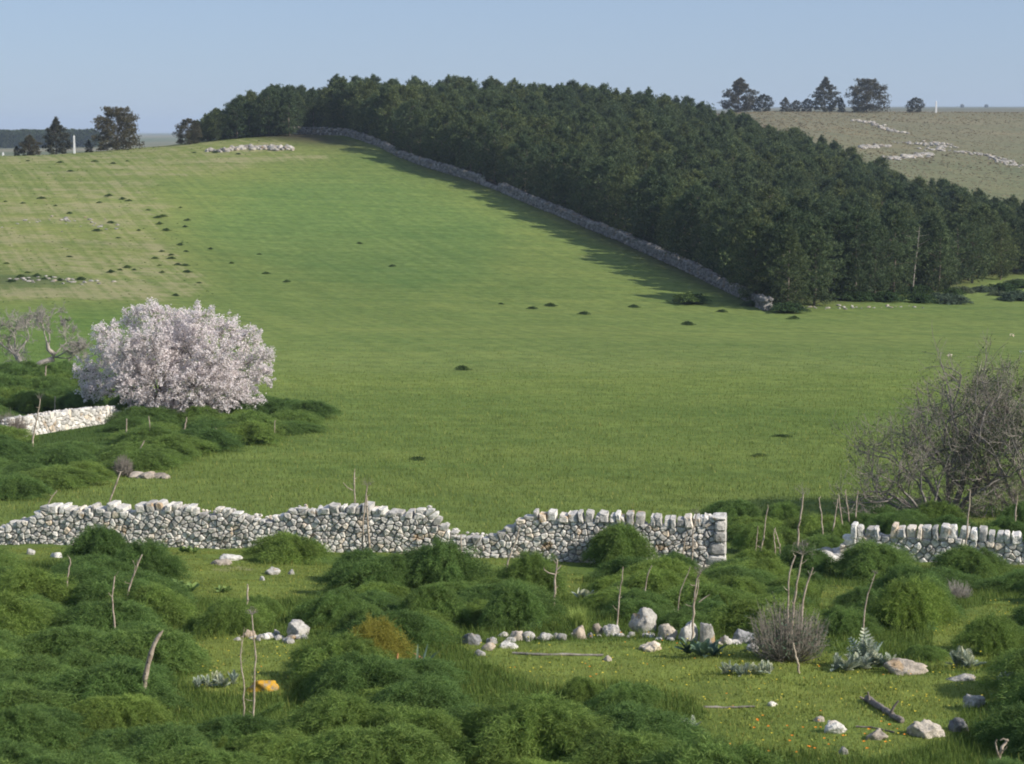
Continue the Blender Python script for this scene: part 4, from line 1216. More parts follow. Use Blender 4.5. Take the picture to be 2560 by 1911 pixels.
rosette('strap_leaved_plant', 'blue-green strap-leaved plant in the middle foreground', 'plant', 985, 1712, 100, 50, 'bluegreen', 14, 0.055, 0.7, 0, 1, 12, 0.4)
rosette('strap_leaved_plant', 'upright blue-green strap leaves right of the strap-leaved plant', 'plant', 1043, 1700, 34, 62, 'bluegreen', 9, 0.05, 0.2, 0, 1, 13, 1.3)
def deadleaf(label, pts):
    D = S(pts[0][0], pts[0][1] + 25).y
    W3 = np.array([[ray(x * .4, y * .4)[0] * D, D - 0.1, ray(x * .4, y * .4)[2] * D] for x, y in pts]); org = W3[0].copy(); W3 -= org
    n = len(W3); w = 0.028 * np.sin(np.linspace(0.3, 2.8, n)); 
    nrm = np.array([0.8, -0.4, 0.3])
    V = np.vstack([W3 - nrm * w[:, None], W3 + np.array([0, -0.02, 0]), W3 + nrm * w[:, None]]); i = np.arange(n - 1)
    o = obj('dead_leaf', mesh_np('dead_leaf', V, np.vstack([np.stack([i, i + 1, n + i + 1, n + i], -1), np.stack([n + i, n + i + 1, 2 * n + i + 1, 2 * n + i], -1)]), M['deadleaf']), None, tuple(org))
    tag(o, label, 'dead leaf')
deadleaf('curled orange-brown dead leaf, left one above the strap-leaved plant', [(1010, 1682), (1000, 1668), (993, 1655), (994, 1640), (996, 1628)])
deadleaf('orange-brown dead leaf drooping right of the curled one', [(1066, 1652), (1058, 1642), (1046, 1635), (1036, 1628)])
# clumps of grass
def tuft(name, label, cat, x, y, w, h, n, m, seed, lean=0.35, bw=0.006):
    rs = np.random.RandomState(seed)
    p = S(x, y); sc = p.y / F_PX * 0.4; a = Acc(); W_, H_ = w * sc, h * sc
    for k in range(n):
        b0 = np.array([rs.uniform(-.16, .16) * W_, rs.uniform(-.12, .12) * W_, -0.02])
        az = rs.uniform(0, 6.28); l = rs.uniform(0.5, 1.05)
        e = b0 + np.array([math.cos(az) * W_ * lean * rs.uniform(0.1, 1.3), math.sin(az) * W_ * lean * rs.uniform(0.1, 1.0), H_ * l])
        mid = (b0 + e) / 2 + np.array([0, 0, H_ * 0.12]); s_ = np.array([math.sin(az), -math.cos(az), 0]) * bw / 2
        a.add([b0 - s_, b0 + s_, mid - s_ * .8, mid + s_ * .8, e], [[0, 1, 3, 2]], [[2, 3, 4]])
    o = obj(name, a.mesh(name, M[m]), None, (p.x, p.y, p.z)); tag(o, label, cat)
    return o
tuft('grass_tuft', 'tall green grass tuft behind the round pinkish rock', 'grass tuft', 1449, 1585, 100, 78, 420, 'fennel_stem', 1)
tuft('grass_tuft', 'pale green spiky grass tuft at the bottom edge left of the middle', 'grass tuft', 530, 1905, 60, 60, 120, 'fennel_stem', 2)
tuft('grass_tuft', 'thin yellow-green blades by the dry stalks left of the thistle patch', 'grass tuft', 703, 1700, 16, 36, 24, 'fennel_stem', 3)
# twiggy shrubs
def shrub(name, label, cat, x, y, w, h, n, seed, m='twig', leaf=None, tw=0.0042, up=0.8):
    rs = np.random.RandomState(seed)
    p = S(x, y); sc = p.y / F_PX * 0.4; W_, H_ = w * sc, h * sc
    root = empty(name, (p.x, p.y + 0.1, p.z)); tag(root, label, cat)
    a = Acc(); lf = []
    for k in range(n):
        az = rs.uniform(0, 6.28); rr = math.sqrt(rs.uniform(0, 1)) * 0.5
        e = np.array([math.cos(az) * W_ * rr, math.sin(az) * W_ * rr * 0.8, H_ * rs.uniform(0.35, 1.12) * (1 - 1.3 * rr * rr)])
        b0 = np.array([e[0] * 0.25, e[1] * 0.25, -0.03]); c = b0 * 0.4 + e * 0.6 + np.array([e[0] * 0.12, e[1] * 0.12, -H_ * 0.08]) + rs.normal(size=3) * 0.02
        a.tube([b0, c, e], [tw * 1.3, tw, tw * 0.5], 3)
        for j in range(3):
            f = rs.uniform(0.3, 0.95); q = b0 * (1 - f) ** 2 + 2 * f * (1 - f) * c + f * f * e
            d = (e - b0) / np.linalg.norm(e - b0) * 0.8 + rs.normal(size=3) * 0.45; l = rs.uniform(0.08, 0.22) * H_
            a.tube([q, q + d * l], [tw * 0.7, tw * 0.35], 3)
            lf.append(q + d * l)
    obj('twigs', a.mesh('twigs', M[m]), root)
    if leaf:
        a = Acc()
        for q in lf:
            for j in range(3):
                c = q + rs.normal(size=3) * 0.03 * H_ * 2; c[2] = max(c[2], 0.02)
                if rs.rand() < 0.8 - c[2] / H_ * 0.7:
                    s1 = rs.normal(size=3) * 0.014; s2 = rs.normal(size=3) * 0.014
                    a.add([c - s1, c + s2, c + s1], [[0, 1, 2]])
        tag(obj('leaves', a.mesh('leaves', M[leaf]), root), kind='stuff')
    return root
shrub('twiggy_shrub', 'twiggy grey-brown leafless shrub behind the clearing on the right', 'shrub', 1972, 1655, 215, 150, 380, 1, 'twig', 'scrub')
shrub('twiggy_shrub', 'small dry tan shrub in the fennel near the right edge', 'shrub', 2400, 1500, 75, 46, 160, 2, 'pale_twig')
shrub('twiggy_shrub', 'small dark leafless shrub on the field edge below the fennel bed', 'shrub', 307, 1192, 50, 52, 260, 3, 'twig', None, 0.007)
shrub('twiggy_shrub', 'reddish-brown bramble over the left end of the short bleached wall', 'shrub', 25, 1098, 90, 62, 420, 4, 'twig', 'redscrub', 0.01)
shrub('twiggy_shrub', 'dry grey twigs leaning against the foot of the long wall', 'shrub', 557, 1372, 50, 48, 50, 5, 'twig', None, 0.006)
shrub('twiggy_shrub', 'tangled grey twigs among the fennel above the pale triangular boulder', 'shrub', 850, 1545, 90, 52, 110, 6, 'pale_twig')
shrub('twiggy_shrub', 'dry umbrella-shaped twigs in the dark gap before the right-hand wall', 'shrub', 2012, 1385, 50, 34, 90, 7, 'pale_twig')
# wood lying in the grass
def lying(name, label, pts, w, m='log', branches=(), rise=0.3):
    P = [S(x, y) for x, y in pts]; org = P[0].copy()
    a = Acc(); C = np.array([[q.x - org.x, q.y - org.y, q.z - org.z] for q in P]); sc = org.y / F_PX * .4; r = w * sc / 2
    C[:, 2] += r * 0.8
    q = np.linspace(0, len(C) - 1, 16); C2 = np.stack([np.interp(q, np.arange(len(C)), C[:, k]) for k in range(3)], -1)
    rs = np.random.RandomState(int(w * 13)); C2 += rs.normal(size=C2.shape) * r * 0.12
    root = empty(name, org); tag(root, label, 'fallen wood')
    a.tube(C2, r * (1 + rs.normal(size=16) * 0.13) * np.linspace(1, 0.8, 16), 8, True); obj('stem', a.mesh('stem', M[m], True), root)
    for br in branches:
        D = S(*br[0]).y; B_ = np.array([[ray(x * .4, y * .4)[0] * D, D, ray(x * .4, y * .4)[2] * D] for x, y in br]) - np.array(org)
        a = Acc(); a.tube(B_, r * np.linspace(0.5, 0.25, len(B_)), 6, True); obj('side_branch', a.mesh('side_branch', M[m], True), root)
lying('dead_log', 'dark gnarled dead log with a raised side branch lying on the grass', [(2168, 1752), (2190, 1770), (2220, 1787), (2240, 1802), (2256, 1810)], 17, 'log', [[(2228, 1795), (2229, 1778), (2236, 1765), (2246, 1752)], [(2176, 1762), (2172, 1745), (2170, 1730)], [(2172, 1756), (2160, 1748), (2150, 1742)]])
lying('fallen_stick', 'long thin grey stick lying across the clearing below the rock row', [(1281, 1636), (1340, 1640), (1400, 1641), (1460, 1640), (1508, 1641)], 7, 'grey_bark')
lying('fallen_stick', 'thin grey stick lying in the grass above the low silvery thistle', [(1758, 1772), (1820, 1771), (1888, 1769)], 6, 'grey_bark')
lying('fallen_stick', 'short dark stick in the grass left of the tilted slab', [(2140, 1822), (2180, 1822), (2235, 1834)], 5, 'log')
# ------------------------------------------------------------------ trees
def branching(rs, start, direc, length, radius, levels, spread=0.6, tropism=0.15, kids=(2, 4), shrink=0.72, wob=0.12, minz=None, sides=(7, 5, 4, 3, 3, 3)):
    """returns list of (level, pts, radii)"""
    out = []
    def rec(p, d, L, r, lv):
        n = 5 if lv < 3 else 4
        pts = [p]; dd_ = d.copy()
        for k in range(n):
            dd_ = dd_ + rs.normal(size=3) * wob + np.array([0, 0, tropism * 0.35]); dd_ /= np.linalg.norm(dd_)
            pts.append(pts[-1] + dd_ * L / n)
        pts = np.array(pts)
        if minz is not None: pts[:, 2] = np.maximum(pts[:, 2], minz)
        out.append((lv, pts, np.linspace(r, r * 0.55, n + 1)))
        if lv >= levels: return
        for k in range(rs.randint(*kids) + (1 if lv else 0)):
            f = rs.uniform(0.35, 1.0) if k else 1.0
            q = pts[min(int(f * n), n)]
            nd = dd_ + rs.normal(size=3) * spread; nd[2] += tropism; nd /= np.linalg.norm(nd)
            rec(q, nd, L * shrink * rs.uniform(0.8, 1.15), r * 0.58 * rs.uniform(0.85, 1.1), lv + 1)
    rec(np.array(start, float), np.array(direc, float) / np.linalg.norm(direc), length, radius, 0)
    return out

def pine_crown(seed, H_=8.0, W_=4.6, ntuft=1350, nn=12, base=0.08, shape=0.8, long_=0.34, wid=0.066, nb=36, sig=1.0, upf=(0.1, 0.45), low=0.62):
    """tufts of needles on upswept boughs; returns crown (V,F) and bough segments"""
    rs = np.random.RandomState(seed)
    P = []; O = []; bg = []
    ph0 = rs.uniform(0, 6.28)
    for k in range(nb):
        f = base + (1 - base) * (k + rs.rand()) / nb
        env = (W_ / 2) * max(0.12, (1 - ((f - 0.38) / 0.64) ** 2)) ** shape if f > 0.38 else (W_ / 2) * (low + (1 - low) * (f / 0.38))
        az = ph0 + k * 2.4 + rs.uniform(-0.4, 0.4)
        R = env * rs.uniform(0.62, 1.18)
        z = f * H_
        up = rs.uniform(*upf) * R
        d = np.array([math.cos(az), math.sin(az), 0])
        e = d * R + np.array([0, 0, min(z + up, H_ * 1.02)]); s_ = np.array([0, 0, max(z - up * 0.3, 0.2)])
        bg.append((s_, e))
        m_ = int(ntuft / nb)
        t_ = rs.beta(2.8, 0.9, m_)[:, None]
        q = s_ * (1 - t_) + e * t_ + rs.normal(size=(m_, 3)) * (0.14 + 0.11 * R) * sig * np.array([1, 1, 0.85])
        P.append(q); O.append(np.repeat((d * 0.55 + np.array([0, 0, 0.75]))[None], m_, 0))
    P.append(np.stack([rs.normal(size=24) * 0.16, rs.normal(size=24) * 0.16, H_ * rs.uniform(0.9, 1.06, 24)], -1)); O.append(np.tile([0, 0, 1.0], (24, 1)))
    P = np.vstack(P); O = np.vstack(O); P[:, 2] = np.maximum(P[:, 2], 0.25)
    n = len(P)
    D = rs.normal(size=(n, nn, 3)); D /= np.linalg.norm(D, axis=-1, keepdims=True)
    D = D * 0.85 + O[:, None] * 0.8; D /= np.linalg.norm(D, axis=-1, keepdims=True)
    L_ = long_ * rs.uniform(0.55, 1.2, (n, nn, 1))
    S_ = np.cross(D, rs.normal(size=D.shape)); S_ /= np.linalg.norm(S_, axis=-1, keepdims=True)
    w = wid * rs.uniform(0.7, 1.4, (n, nn, 1))
    B_ = P[:, None] + rs.normal(size=D.shape) * 0.05
    V = np.stack([B_ - S_ * w * 0.5, B_ + S_ * w * 0.5 + D * L_ * 0.3, B_ + D * L_], 2).reshape(-1, 3)
    # widen: middle vertex pushed sideways gives a leaf-like sliver
    return V, np.arange(len(V)).reshape(-1, 3), bg
def tree_proto(seed, m='pine', bark='pine_bark', **kw):
    V, Fc, bg = pine_crown(seed, **kw)
    crown = mesh_np('crown', V, Fc, M[m])
    H_ = kw.get('H_', 8.0); rs = np.random.RandomState(seed + 5)
    a = Acc(); z = np.linspace(-0.3, H_ * 0.93, 9)
    C = np.stack([np.cumsum(rs.normal(size=9) * 0.06), np.cumsum(rs.normal(size=9) * 0.06), z], -1); C[0, :2] = 0
    a.tube(C, np.linspace(0.15, 0.03, 9) * H_ / 8, 6); tr_ = a.mesh('trunk', M[bark], True)
    a = Acc()
    for s_, e in bg: a.tube([s_, s_ * 0.45 + e * 0.55 - [0, 0, 0.08], e], [0.035 * H_ / 8, 0.025 * H_ / 8, 0.008], 3)
    return crown, tr_, a.mesh('boughs', M[bark])
PINES = [tree_proto(200 + k, H_=8.0, W_=[4.8, 5.4, 4.4, 5.6, 5.0][k], base=[0.02, 0.05, 0.02, 0.08, 0.02][k], shape=[1.0, 0.75, 1.15, 0.7, 0.9][k]) for k in range(5)]
def place_tree(name, proto, p, s_, sx, rz, label, cat, group=None, boughs=True):
    root = empty(name, p, rz); tag(root, label, cat, group)
    for nm, me in zip(('crown', 'trunk', 'boughs'), proto):
        if nm == 'boughs' and not boughs: continue
        if nm == 'boughs': o = obj(nm, me, tk); continue             # the boughs grow from the trunk
        o = obj(nm, me, root); o.scale = (sx, sx, s_)
        if nm == 'trunk': tk = o
    return root

# the wood
rs = np.random.RandomState(77)
WB = [(p.x, p.y) for p in WPW]
FE = [S(1885, 762), S(1915, 766), S(1965, 763), S(2040, 757), S(2110, 752), S(2190, 742), S(2290, 733), S(2380, 722), S(2440, 696), S(2560, 690), S(2700, 684)]
FAR = [(x, y) for x, y in [(120, 262), (105, 300), (78, 330), (60, 372), (40, 398), (0, 400), (-22, 385), (-30, 360), (-26, 338)]]
poly = [(-52, 336)] + WB + [(p.x, p.y) for p in FE] + [(95, 225), (84, 262), (74, 300), (66, 335), (62, 372), (40, 398), (0, 400), (-22, 388), (-40, 376), (-58, 360)]
poly = [(x, y) for x, y in poly]
bbx = (-60, 110); bby = (170, 402)
cand = rs.rand(26000, 2); cx = bbx[0] + cand[:, 0] * (bbx[1] - bbx[0]); cy = bby[0] + cand[:, 1] * (bby[1] - bby[0])
okk = inpoly(cx, cy, poly)
WBa = np.array(WL)
pts = []
cell = {}
def trytree(x, y, sp):
    k = (int(x // 5), int(y // 5))
    for i in (-1, 0, 1):
        for j in (-1, 0, 1):
            for (a, b_) in cell.get((k[0] + i, k[1] + j), ()):
                if (a - x) ** 2 + (b_ - y) ** 2 < sp * sp: return False
    cell.setdefault(k, []).append((x, y)); pts.append((x, y)); return True
# front row, standing where the photo shows them
FRONT = [(1885, 762), (1965, 765), (2035, 763), (2085, 748), (2190, 742), (2345, 735), (2260, 728), (2430, 708), (2500, 700), (2140, 750), (1920, 755)]
front_pts = []
for x, y in FRONT:
    p = S(x, y); front_pts.append((p.x, p.y)); trytree(p.x, p.y, 1.5)
for u_ in np.arange(193, 300, 3.2):                                   # the crest row at the left end
    for D_ in (334, 339, 346): 
        if rs.rand() < 0.97: trytree((u_ + rs.uniform(-1.5, 1.5) - 512) / F_PX * D_, D_ + rs.uniform(-2, 2), 1.7)
for k in range(3, len(WL)):                                           # row hugging the wall
    if rs.rand() < 0.75:
        o_ = rs.uniform(1.5, 2.6); x, y = WL[k] + np.array([abs(nv[k][0]), abs(nv[k][1])]) * o_
        trytree(x, y, 2.6)
for i in np.nonzero(okk)[0]:
    x, y = cx[i], cy[i]
    if np.min((WBa[:, 0] - x) ** 2 + (WBa[:, 1] - y) ** 2) < 2.0 ** 2: continue
    trytree(x, y, 3.6 + 0.9 * rs.rand())
pts_a = np.array(pts)
print('PINES', len(pts_a))
zz = H(pts_a[:, 0], pts_a[:, 1])
pu, pv = proj(pts_a[:, 0], pts_a[:, 1], zz + 6)
# distance to the wall edge and the front edge decides which are individuals
dw = np.array([np.min((WBa[:, 0] - x) ** 2 + (WBa[:, 1] - y) ** 2) for x, y in pts_a]) ** 0.5
score = pts_a[:, 1] + np.minimum(dw, 30) * 2.0
score[:len(FRONT)] = -1
order = np.argsort(score)
ind = order[:300]; restI = order[300:]
hs = 0.84 + 0.34 * fbm(pts_a[:, 0] * 0.03, pts_a[:, 1] * 0.03, 61) + rs.uniform(-0.13, 0.15, len(pts_a))
# the taper of the canopy towards its left end on the crest
tl = (pu < 330) & (pts_a[:, 1] > 300)
for i in np.nonzero(tl)[0]:
    x, y = pts_a[i]; u_ = 512 + F_PX * x / y
    tv = np.interp(u_, [190, 196, 204, 222, 241, 259, 273, 301, 325], [131, 124, 114, 105, 95, 89, 85, 86, 85]) + rs.uniform(-3, 3)
    hs[i] = np.clip((ray(u_, tv)[2] * y - zz[i]) / 8.1, 0.25, 1.3) * (0.93 if rs.rand() < 0.6 else 0.8)
FL = ['pine with low boughs standing beside the lower end of the boundary wall', 'bushy pine second along the front edge of the wood', 'tall dark pine third along the front edge of the wood', 'pine fourth along the front edge of the wood', 'pine with bare boughs low down, fifth along the front edge', 'broad pine with its trunk showing near the right end of the front edge', 'pine set back behind two broad ones on the front edge', 'pine third from the right edge at the wood\'s front', 'last tall pine of the wood by the right edge', 'slim pine between the fourth and fifth of the front edge', 'small pine squeezed behind the first at the wood\'s lower corner']
edge_i = [i for i in ind if i >= len(FRONT) and dw[i] < 5.2]
edge_i.sort(key=lambda i: pts_a[i, 1])
edge_rank = {i: k for k, i in enumerate(edge_i)}
for i in ind:
    x, y = pts_a[i]
    if i < len(FRONT): lb, gp = FL[i], None
    elif i in edge_rank: lb, gp = 'green pine along the boundary wall, %s going up from the wall\'s lower end' % ORDN(edge_rank[i] + 1), 'pines along the boundary wall'
    else: lb, gp = 'dark green pine crowded among others inside the hillside wood', 'pines inside the hillside wood'
    s_ = hs[i]
    place_tree('pine_tree', PINES[rs.randint(5)], (x, y, zz[i] - 0.1), s_, s_ * rs.uniform(0.85, 1.12), rs.uniform(0, 6.28), lb, 'pine', gp)
# the rest of the wood: one mass
def gn_scatter(name, P, scales, rots, protos, label, cat=None):
    me = bpy.data.meshes.new(name); me.from_pydata([tuple(p) for p in P], [], [])
    at = me.attributes.new('s', 'FLOAT', 'POINT'); at.data.foreach_set('value', np.asarray(scales, dtype=np.float32))
    at = me.attributes.new('r', 'FLOAT', 'POINT'); at.data.foreach_set('value', np.asarray(rots, dtype=np.float32))
    at = me.attributes.new('k', 'INT', 'POINT'); at.data.foreach_set('value', np.random.RandomState(5).randint(0, len(protos), len(P)).astype(np.int32))
    o = obj(name, me); tag(o, label, cat, kind='stuff')
    coll = bpy.data.collections.new(name + '_source')
    for k, pm in enumerate(protos):
        po = bpy.data.objects.new('%s_source' % name, pm); coll.objects.link(po)
    ng = bpy.data.node_groups.new(name, 'GeometryNodeTree')
    ng.interface.new_socket('Geometry', in_out='INPUT', socket_type='NodeSocketGeometry'); ng.interface.new_socket('Geometry', in_out='OUTPUT', socket_type='NodeSocketGeometry')
    gi = ng.nodes.new('NodeGroupInput'); go = ng.nodes.new('NodeGroupOutput')
    m2p = ng.nodes.new('GeometryNodeMeshToPoints'); iop = ng.nodes.new('GeometryNodeInstanceOnPoints'); ci = ng.nodes.new('GeometryNodeCollectionInfo')
    ci.inputs['Collection'].default_value = coll; ci.inputs['Separate Children'].default_value = True; ci.inputs['Reset Children'].default_value = True
    iop.inputs['Pick Instance'].default_value = True
    def attr(nm, ty):
        n = ng.nodes.new('GeometryNodeInputNamedAttribute'); n.data_type = ty; n.inputs['Name'].default_value = nm
        return next(s for s in n.outputs if s.enabled and s.name == 'Attribute')
    cx_ = ng.nodes.new('ShaderNodeCombineXYZ')
    ng.links.new(gi.outputs[0], m2p.inputs[0]); ng.links.new(m2p.outputs[0], iop.inputs['Points']); ng.links.new(ci.outputs[0], iop.inputs['Instance'])
    ng.links.new(attr('k', 'INT'), iop.inputs['Instance Index'])
    ng.links.new(attr('r', 'FLOAT'), cx_.inputs[2]); ng.links.new(cx_.outputs[0], iop.inputs['Rotation'])
    cs_ = ng.nodes.new('ShaderNodeCombineXYZ'); sa = attr('s', 'FLOAT')
    for q in range(3): ng.links.new(sa, cs_.inputs[q])
    ng.links.new(cs_.outputs[0], iop.inputs['Scale']); ng.links.new(iop.outputs[0], go.inputs[0])
    md = o.modifiers.new('scatter', 'NODES'); md.node_group = ng
    return o
gn_scatter('pine_wood', np.stack([pts_a[restI, 0], pts_a[restI, 1], zz[restI] - 0.1], -1), hs[restI], rs.uniform(0, 6.28, len(restI)), [q[0] for q in PINES], 'closed mass of dark green pines filling the back of the hillside wood', 'pine wood')
# dead white trunk leaning in the wood's front
P_ = [(2275, 713), (2282, 660), (2290, 600), (2293, 565)]
D = S(2275, 733).y
W3 = np.array([[ray(x * .4, y * .4)[0] * D, D - 1.2, ray(x * .4, y * .4)[2] * D] for x, y in P_]); W3[0, 2] = h1(W3[0, 0], D - 1.2) - 0.1
root = empty('dead_tree', tuple(W3[0])); tag(root, 'bare white dead trunk leaning at the front of the pine wood', 'dead tree')
a = Acc(); a.tube(W3 - W3[0], [0.09, 0.065, 0.045, 0.015], 6); obj('trunk', a.mesh('trunk', M['dead_pine'], True), root)
a = Acc()
r2 = np.random.RandomState(4)
for k in range(16):
    q = (W3[1] * (1 - k / 16) + W3[3] * (k / 16)) - W3[0]; d = r2.normal(size=3); d[2] = abs(d[2]) * .6; a.tube([q, q + d * 0.35, q + d * 0.6 + [0, 0, .1]], [0.018, 0.012, 0.006], 3)
obj('branches', a.mesh('branches', M['dead_pine']), root)

# undergrowth bed right of the wood
bed = [((2110 + k * 45 + r2.uniform(-20, 20)), 752 - k * 3.2 + r2.uniform(-8, 12)) for k in range(12)] + [(1970, 783), (2440, 730), (2500, 740), (2550, 720), (2380, 760), (2540, 752), (2300, 757), (1725, 760), (1880, 765)]
V, Fc = fennel_geo(90, 170, 40, 0.9, 0.03); SCR = mesh_np('foliage', V, Fc, M['weed'])
V, Fc = fennel_geo(91, 170, 40, 0.8, 0.03); SCG = mesh_np('foliage', V, Fc, M['scrub'])
for k, (x, y) in enumerate(bed):
    p = S(x, y); g = k % 3 != 0 and x > 2300
    o = obj('field_bush', SCG if g else SCR, None, (p.x, p.y, p.z - 0.1), r2.uniform(0, 6)); s_ = r2.uniform(1.0, 1.9); o.scale = (s_, s_, s_ * 0.62)
    rk = ORDN(1 + sum(1 for k2, (x2, y2) in enumerate(bed) if (k2 % 3 != 0 and x2 > 2300) == g and x2 < x))
    tag(o, '%s low bush from the left %s' % (rk, 'in the grey-green scrub right of the pine wood' if g else 'in the dark row at the foot of the pines'), 'bush', 'grey bushes right of the wood' if g else 'low bushes at the foot of the pines')
# weed tufts on the hill
V, Fc = fennel_geo(95, 70, 26, 0.9, 0.05); WT = mesh_np('weed_tuft', V, Fc, M['weed'])
WT22 = [(152, 371), (205, 350), (130, 352), (60, 349), (245, 355), (275, 349), (420, 331), (465, 331), (265, 432), (278, 436), (215, 440), (235, 425), (320, 455), (340, 472), (352, 470), (405, 478), (400, 492), (345, 486), (300, 500), (360, 500), (240, 483), (255, 515), (210, 500), (390, 530), (402, 545), (370, 552), (350, 545), (335, 560), (400, 575), (385, 573), (370, 560), (405, 590), (350, 590), (260, 585), (275, 580), (240, 590), (290, 585), (345, 575), (455, 540), (500, 570), (575, 593), (620, 610), (848, 577), (777, 528), (1083, 658), (1150, 668), (1190, 663), (1262, 680), (1370, 665), (1487, 703), (1690, 945), (1640, 987), (905, 994), (390, 450), (12, 436), (50, 440), (90, 430), (150, 462), (14, 570), (150, 556), (60, 590), (175, 605), (430, 612), (380, 640), (140, 695), (560, 550), (475, 300), (500, 298), (560, 305), (515, 335), (120, 445), (25, 610), (60, 606), (95, 604), (130, 607), (45, 600), (80, 598), (110, 600), (1715, 690), (1560, 675), (1000, 800)]
for k, (x, y) in enumerate(WT22):
    p = G(x / 2.1611, y / 2.1611, 60)
    o = obj('weed_tuft', WT, None, (p.x, p.y, p.z - 0.05), r2.uniform(0, 6)); s_ = r2.uniform(0.28, 0.6) * (0.85 + (x > 1600) * 0.3); o.scale = (s_ * 1.3, s_, s_ * 0.75)
    if y > 900: o.scale = (0.5, 0.35, 0.16)
    continue
    tag(o, {1690: 'dark weed patch in the open field left of the bare trees', 1640: 'small dark weed in the open field nearest the bare trees', 905: 'faint weed tuft in the middle of the lower field'}.get(x, 'small dark weed tuft dotted on the far slope of the field'), 'weed', None if x in (1690, 1640, 905) else 'weed tufts on the far slope')

WLM = [('the low heap of stones on the hilltop', 630, 380), ('the big dark conifer on the left skyline', 290, 400), ('the top of the almond tree', 400, 740), ('the lower end of the boundary wall', 1915, 770), ('the stones by the left edge', 20, 560), ('the bare trees on the right', 2100, 1080), ('the middle of the green hillside', 700, 560)]
inf = {}
for o in [q for q in COL.objects if q.name.startswith('weed_tuft')]:
    u, v = proj(*o.location); u *= 2.5; v *= 2.5
    d = [math.hypot(u - a_, v - b_) for _, a_, b_ in WLM]; k = int(np.argmin(d)); dx = u - WLM[k][1]; dy = v - WLM[k][2]
    side = ('right of' if dx > 0 else 'left of') if abs(dx) > abs(dy) * 1.2 else ('below' if dy > 0 else 'above')
    inf.setdefault((k, side), []).append((d[k], o.name))
for (k, side), L in inf.items():
    L.sort()
    for n_, (_, nm) in enumerate(L):
        tag(bpy.data.objects[nm], 'small dark weed tuft, %s %s %s' % (ORD[n_] if n_ < 10 else ORDN(n_ + 1) + ' nearest', side, WLM[k][0]), 'weed', 'weed tufts on the far slope')

# conifers on the skylines
CYP = [tree_proto(300 + k, 'cypress', 'pine_bark', H_=8.0, W_=[5.5, 9.5, 6.0, 4.0, 10.5][k], base=0.03, shape=[1.1, 0.45, 1.5, 1.3, 0.5][k], ntuft=[2600, 3400, 2200, 1400, 4400][k], nn=12, long_=0.34, wid=0.08, nb=[60, 50, 60, 50, 64][k], sig=0.62, upf=(-0.12, 0.22), low=0.85) for k in range(5)]
CW = [5.5, 9.5, 6.0, 4.0, 10.5]
def cyp(x, y, w, h, k, label, D, cat='conifer', rz=0.7):
    r = ray(x * .4, y * .4); X_ = r[0] * D
    z = h1(X_, D); H_ = h * .4 * D / F_PX + max(0, r[2] * D - z) ; Wd = w * .4 * D / F_PX
    place_tree('conifer', CYP[k], (X_, D, z - 0.1), H_ / 8.2, Wd / CW[k] * 1.02, rz, label, cat)
cyp(293, 370, 120, 98, 4, 'big dark wide conifer on the left skyline', 325)
cyp(142, 380, 68, 84, 2, 'pointed conifer between the big one and the white post\'s left on the left skyline', 322)
cyp(75, 387, 50, 50, 0, 'small brownish conifer left of the pointed conifer on the left skyline', 320)
cyp(42, 390, 16, 26, 3, 'very small dark conifer, leftmost on the left skyline', 320)
cyp(222, 373, 20, 24, 3, 'tiny round bush between the white post and the big dark conifer', 324)
cyp(472, 350, 66, 52, 1, 'brown-green spreading conifer at the left end of the pine wood', 330)
cyp(1849, 284, 78, 84, 0, 'tall broad conifer, leftmost on the right skyline, rising behind the wood', 645)
cyp(1908, 282, 48, 42, 1, 'low spreading conifer right of the leftmost tall one on the right skyline', 645)
cyp(1963, 281, 28, 35, 3, 'thin small conifer left of the wind-bent pair on the right skyline', 645)
cyp(1990, 281, 26, 28, 1, 'left half of the low wind-bent conifer pair on the right skyline', 645)
cyp(2018, 281, 30, 32, 1, 'right half of the low wind-bent conifer pair on the right skyline', 645)
cyp(2063, 281, 70, 83, 2, 'tall pointed conifer in the middle of the right skyline', 645)
cyp(2103, 281, 18, 35, 3, 'narrow dark conifer between two big ones on the right skyline', 645)
cyp(2167, 281, 100, 79, 4, 'widest round conifer on the right skyline', 645)
cyp(2288, 282, 42, 36, 1, 'small isolated conifer right of all others on the right skyline', 645)
for x, y, h, D, lb in ((186, 376, 36, 321, 'white painted post on the left skyline beside the big conifer'), (2340, 283, 26, 645, 'white painted post on the right skyline beside the isolated conifer'), (8, 392, 8, 318, 'short white marker at the far left of the skyline')):
    r = ray(x * .4, y * .4); z = h1(r[0] * D, D); hh = h * .4 * D / F_PX + max(0, r[2] * D - z)
    root = empty('white_post', (r[0] * D, D, z - 0.1)); tag(root, lb, 'post')
    a = Acc(); w_ = 0.14 * D / 321
    V = np.array([[sx_ * w_ * k, sy_ * w_ * k, z_] for z_, k in ((0, 1), (hh, 0.75)) for sx_, sy_ in ((-1, -1), (1, -1), (1, 1), (-1, 1))])
    a.add(V, [[0, 1, 5, 4], [1, 2, 6, 5], [2, 3, 7, 6], [3, 0, 4, 7], [4, 5, 6, 7]]); obj('shaft', a.mesh('shaft', M['white']), root)
    a = Acc(); V2 = V.copy(); V2[:4] = V[4:] * [1.15, 1.15, 1]; V2[4:] = [0, 0, hh + w_ * 1.5]; a.add(V2[:5], [[0, 1, 4], [1, 2, 4], [2, 3, 4], [3, 0, 4]]); obj('cap', a.mesh('cap', M['white']), root)
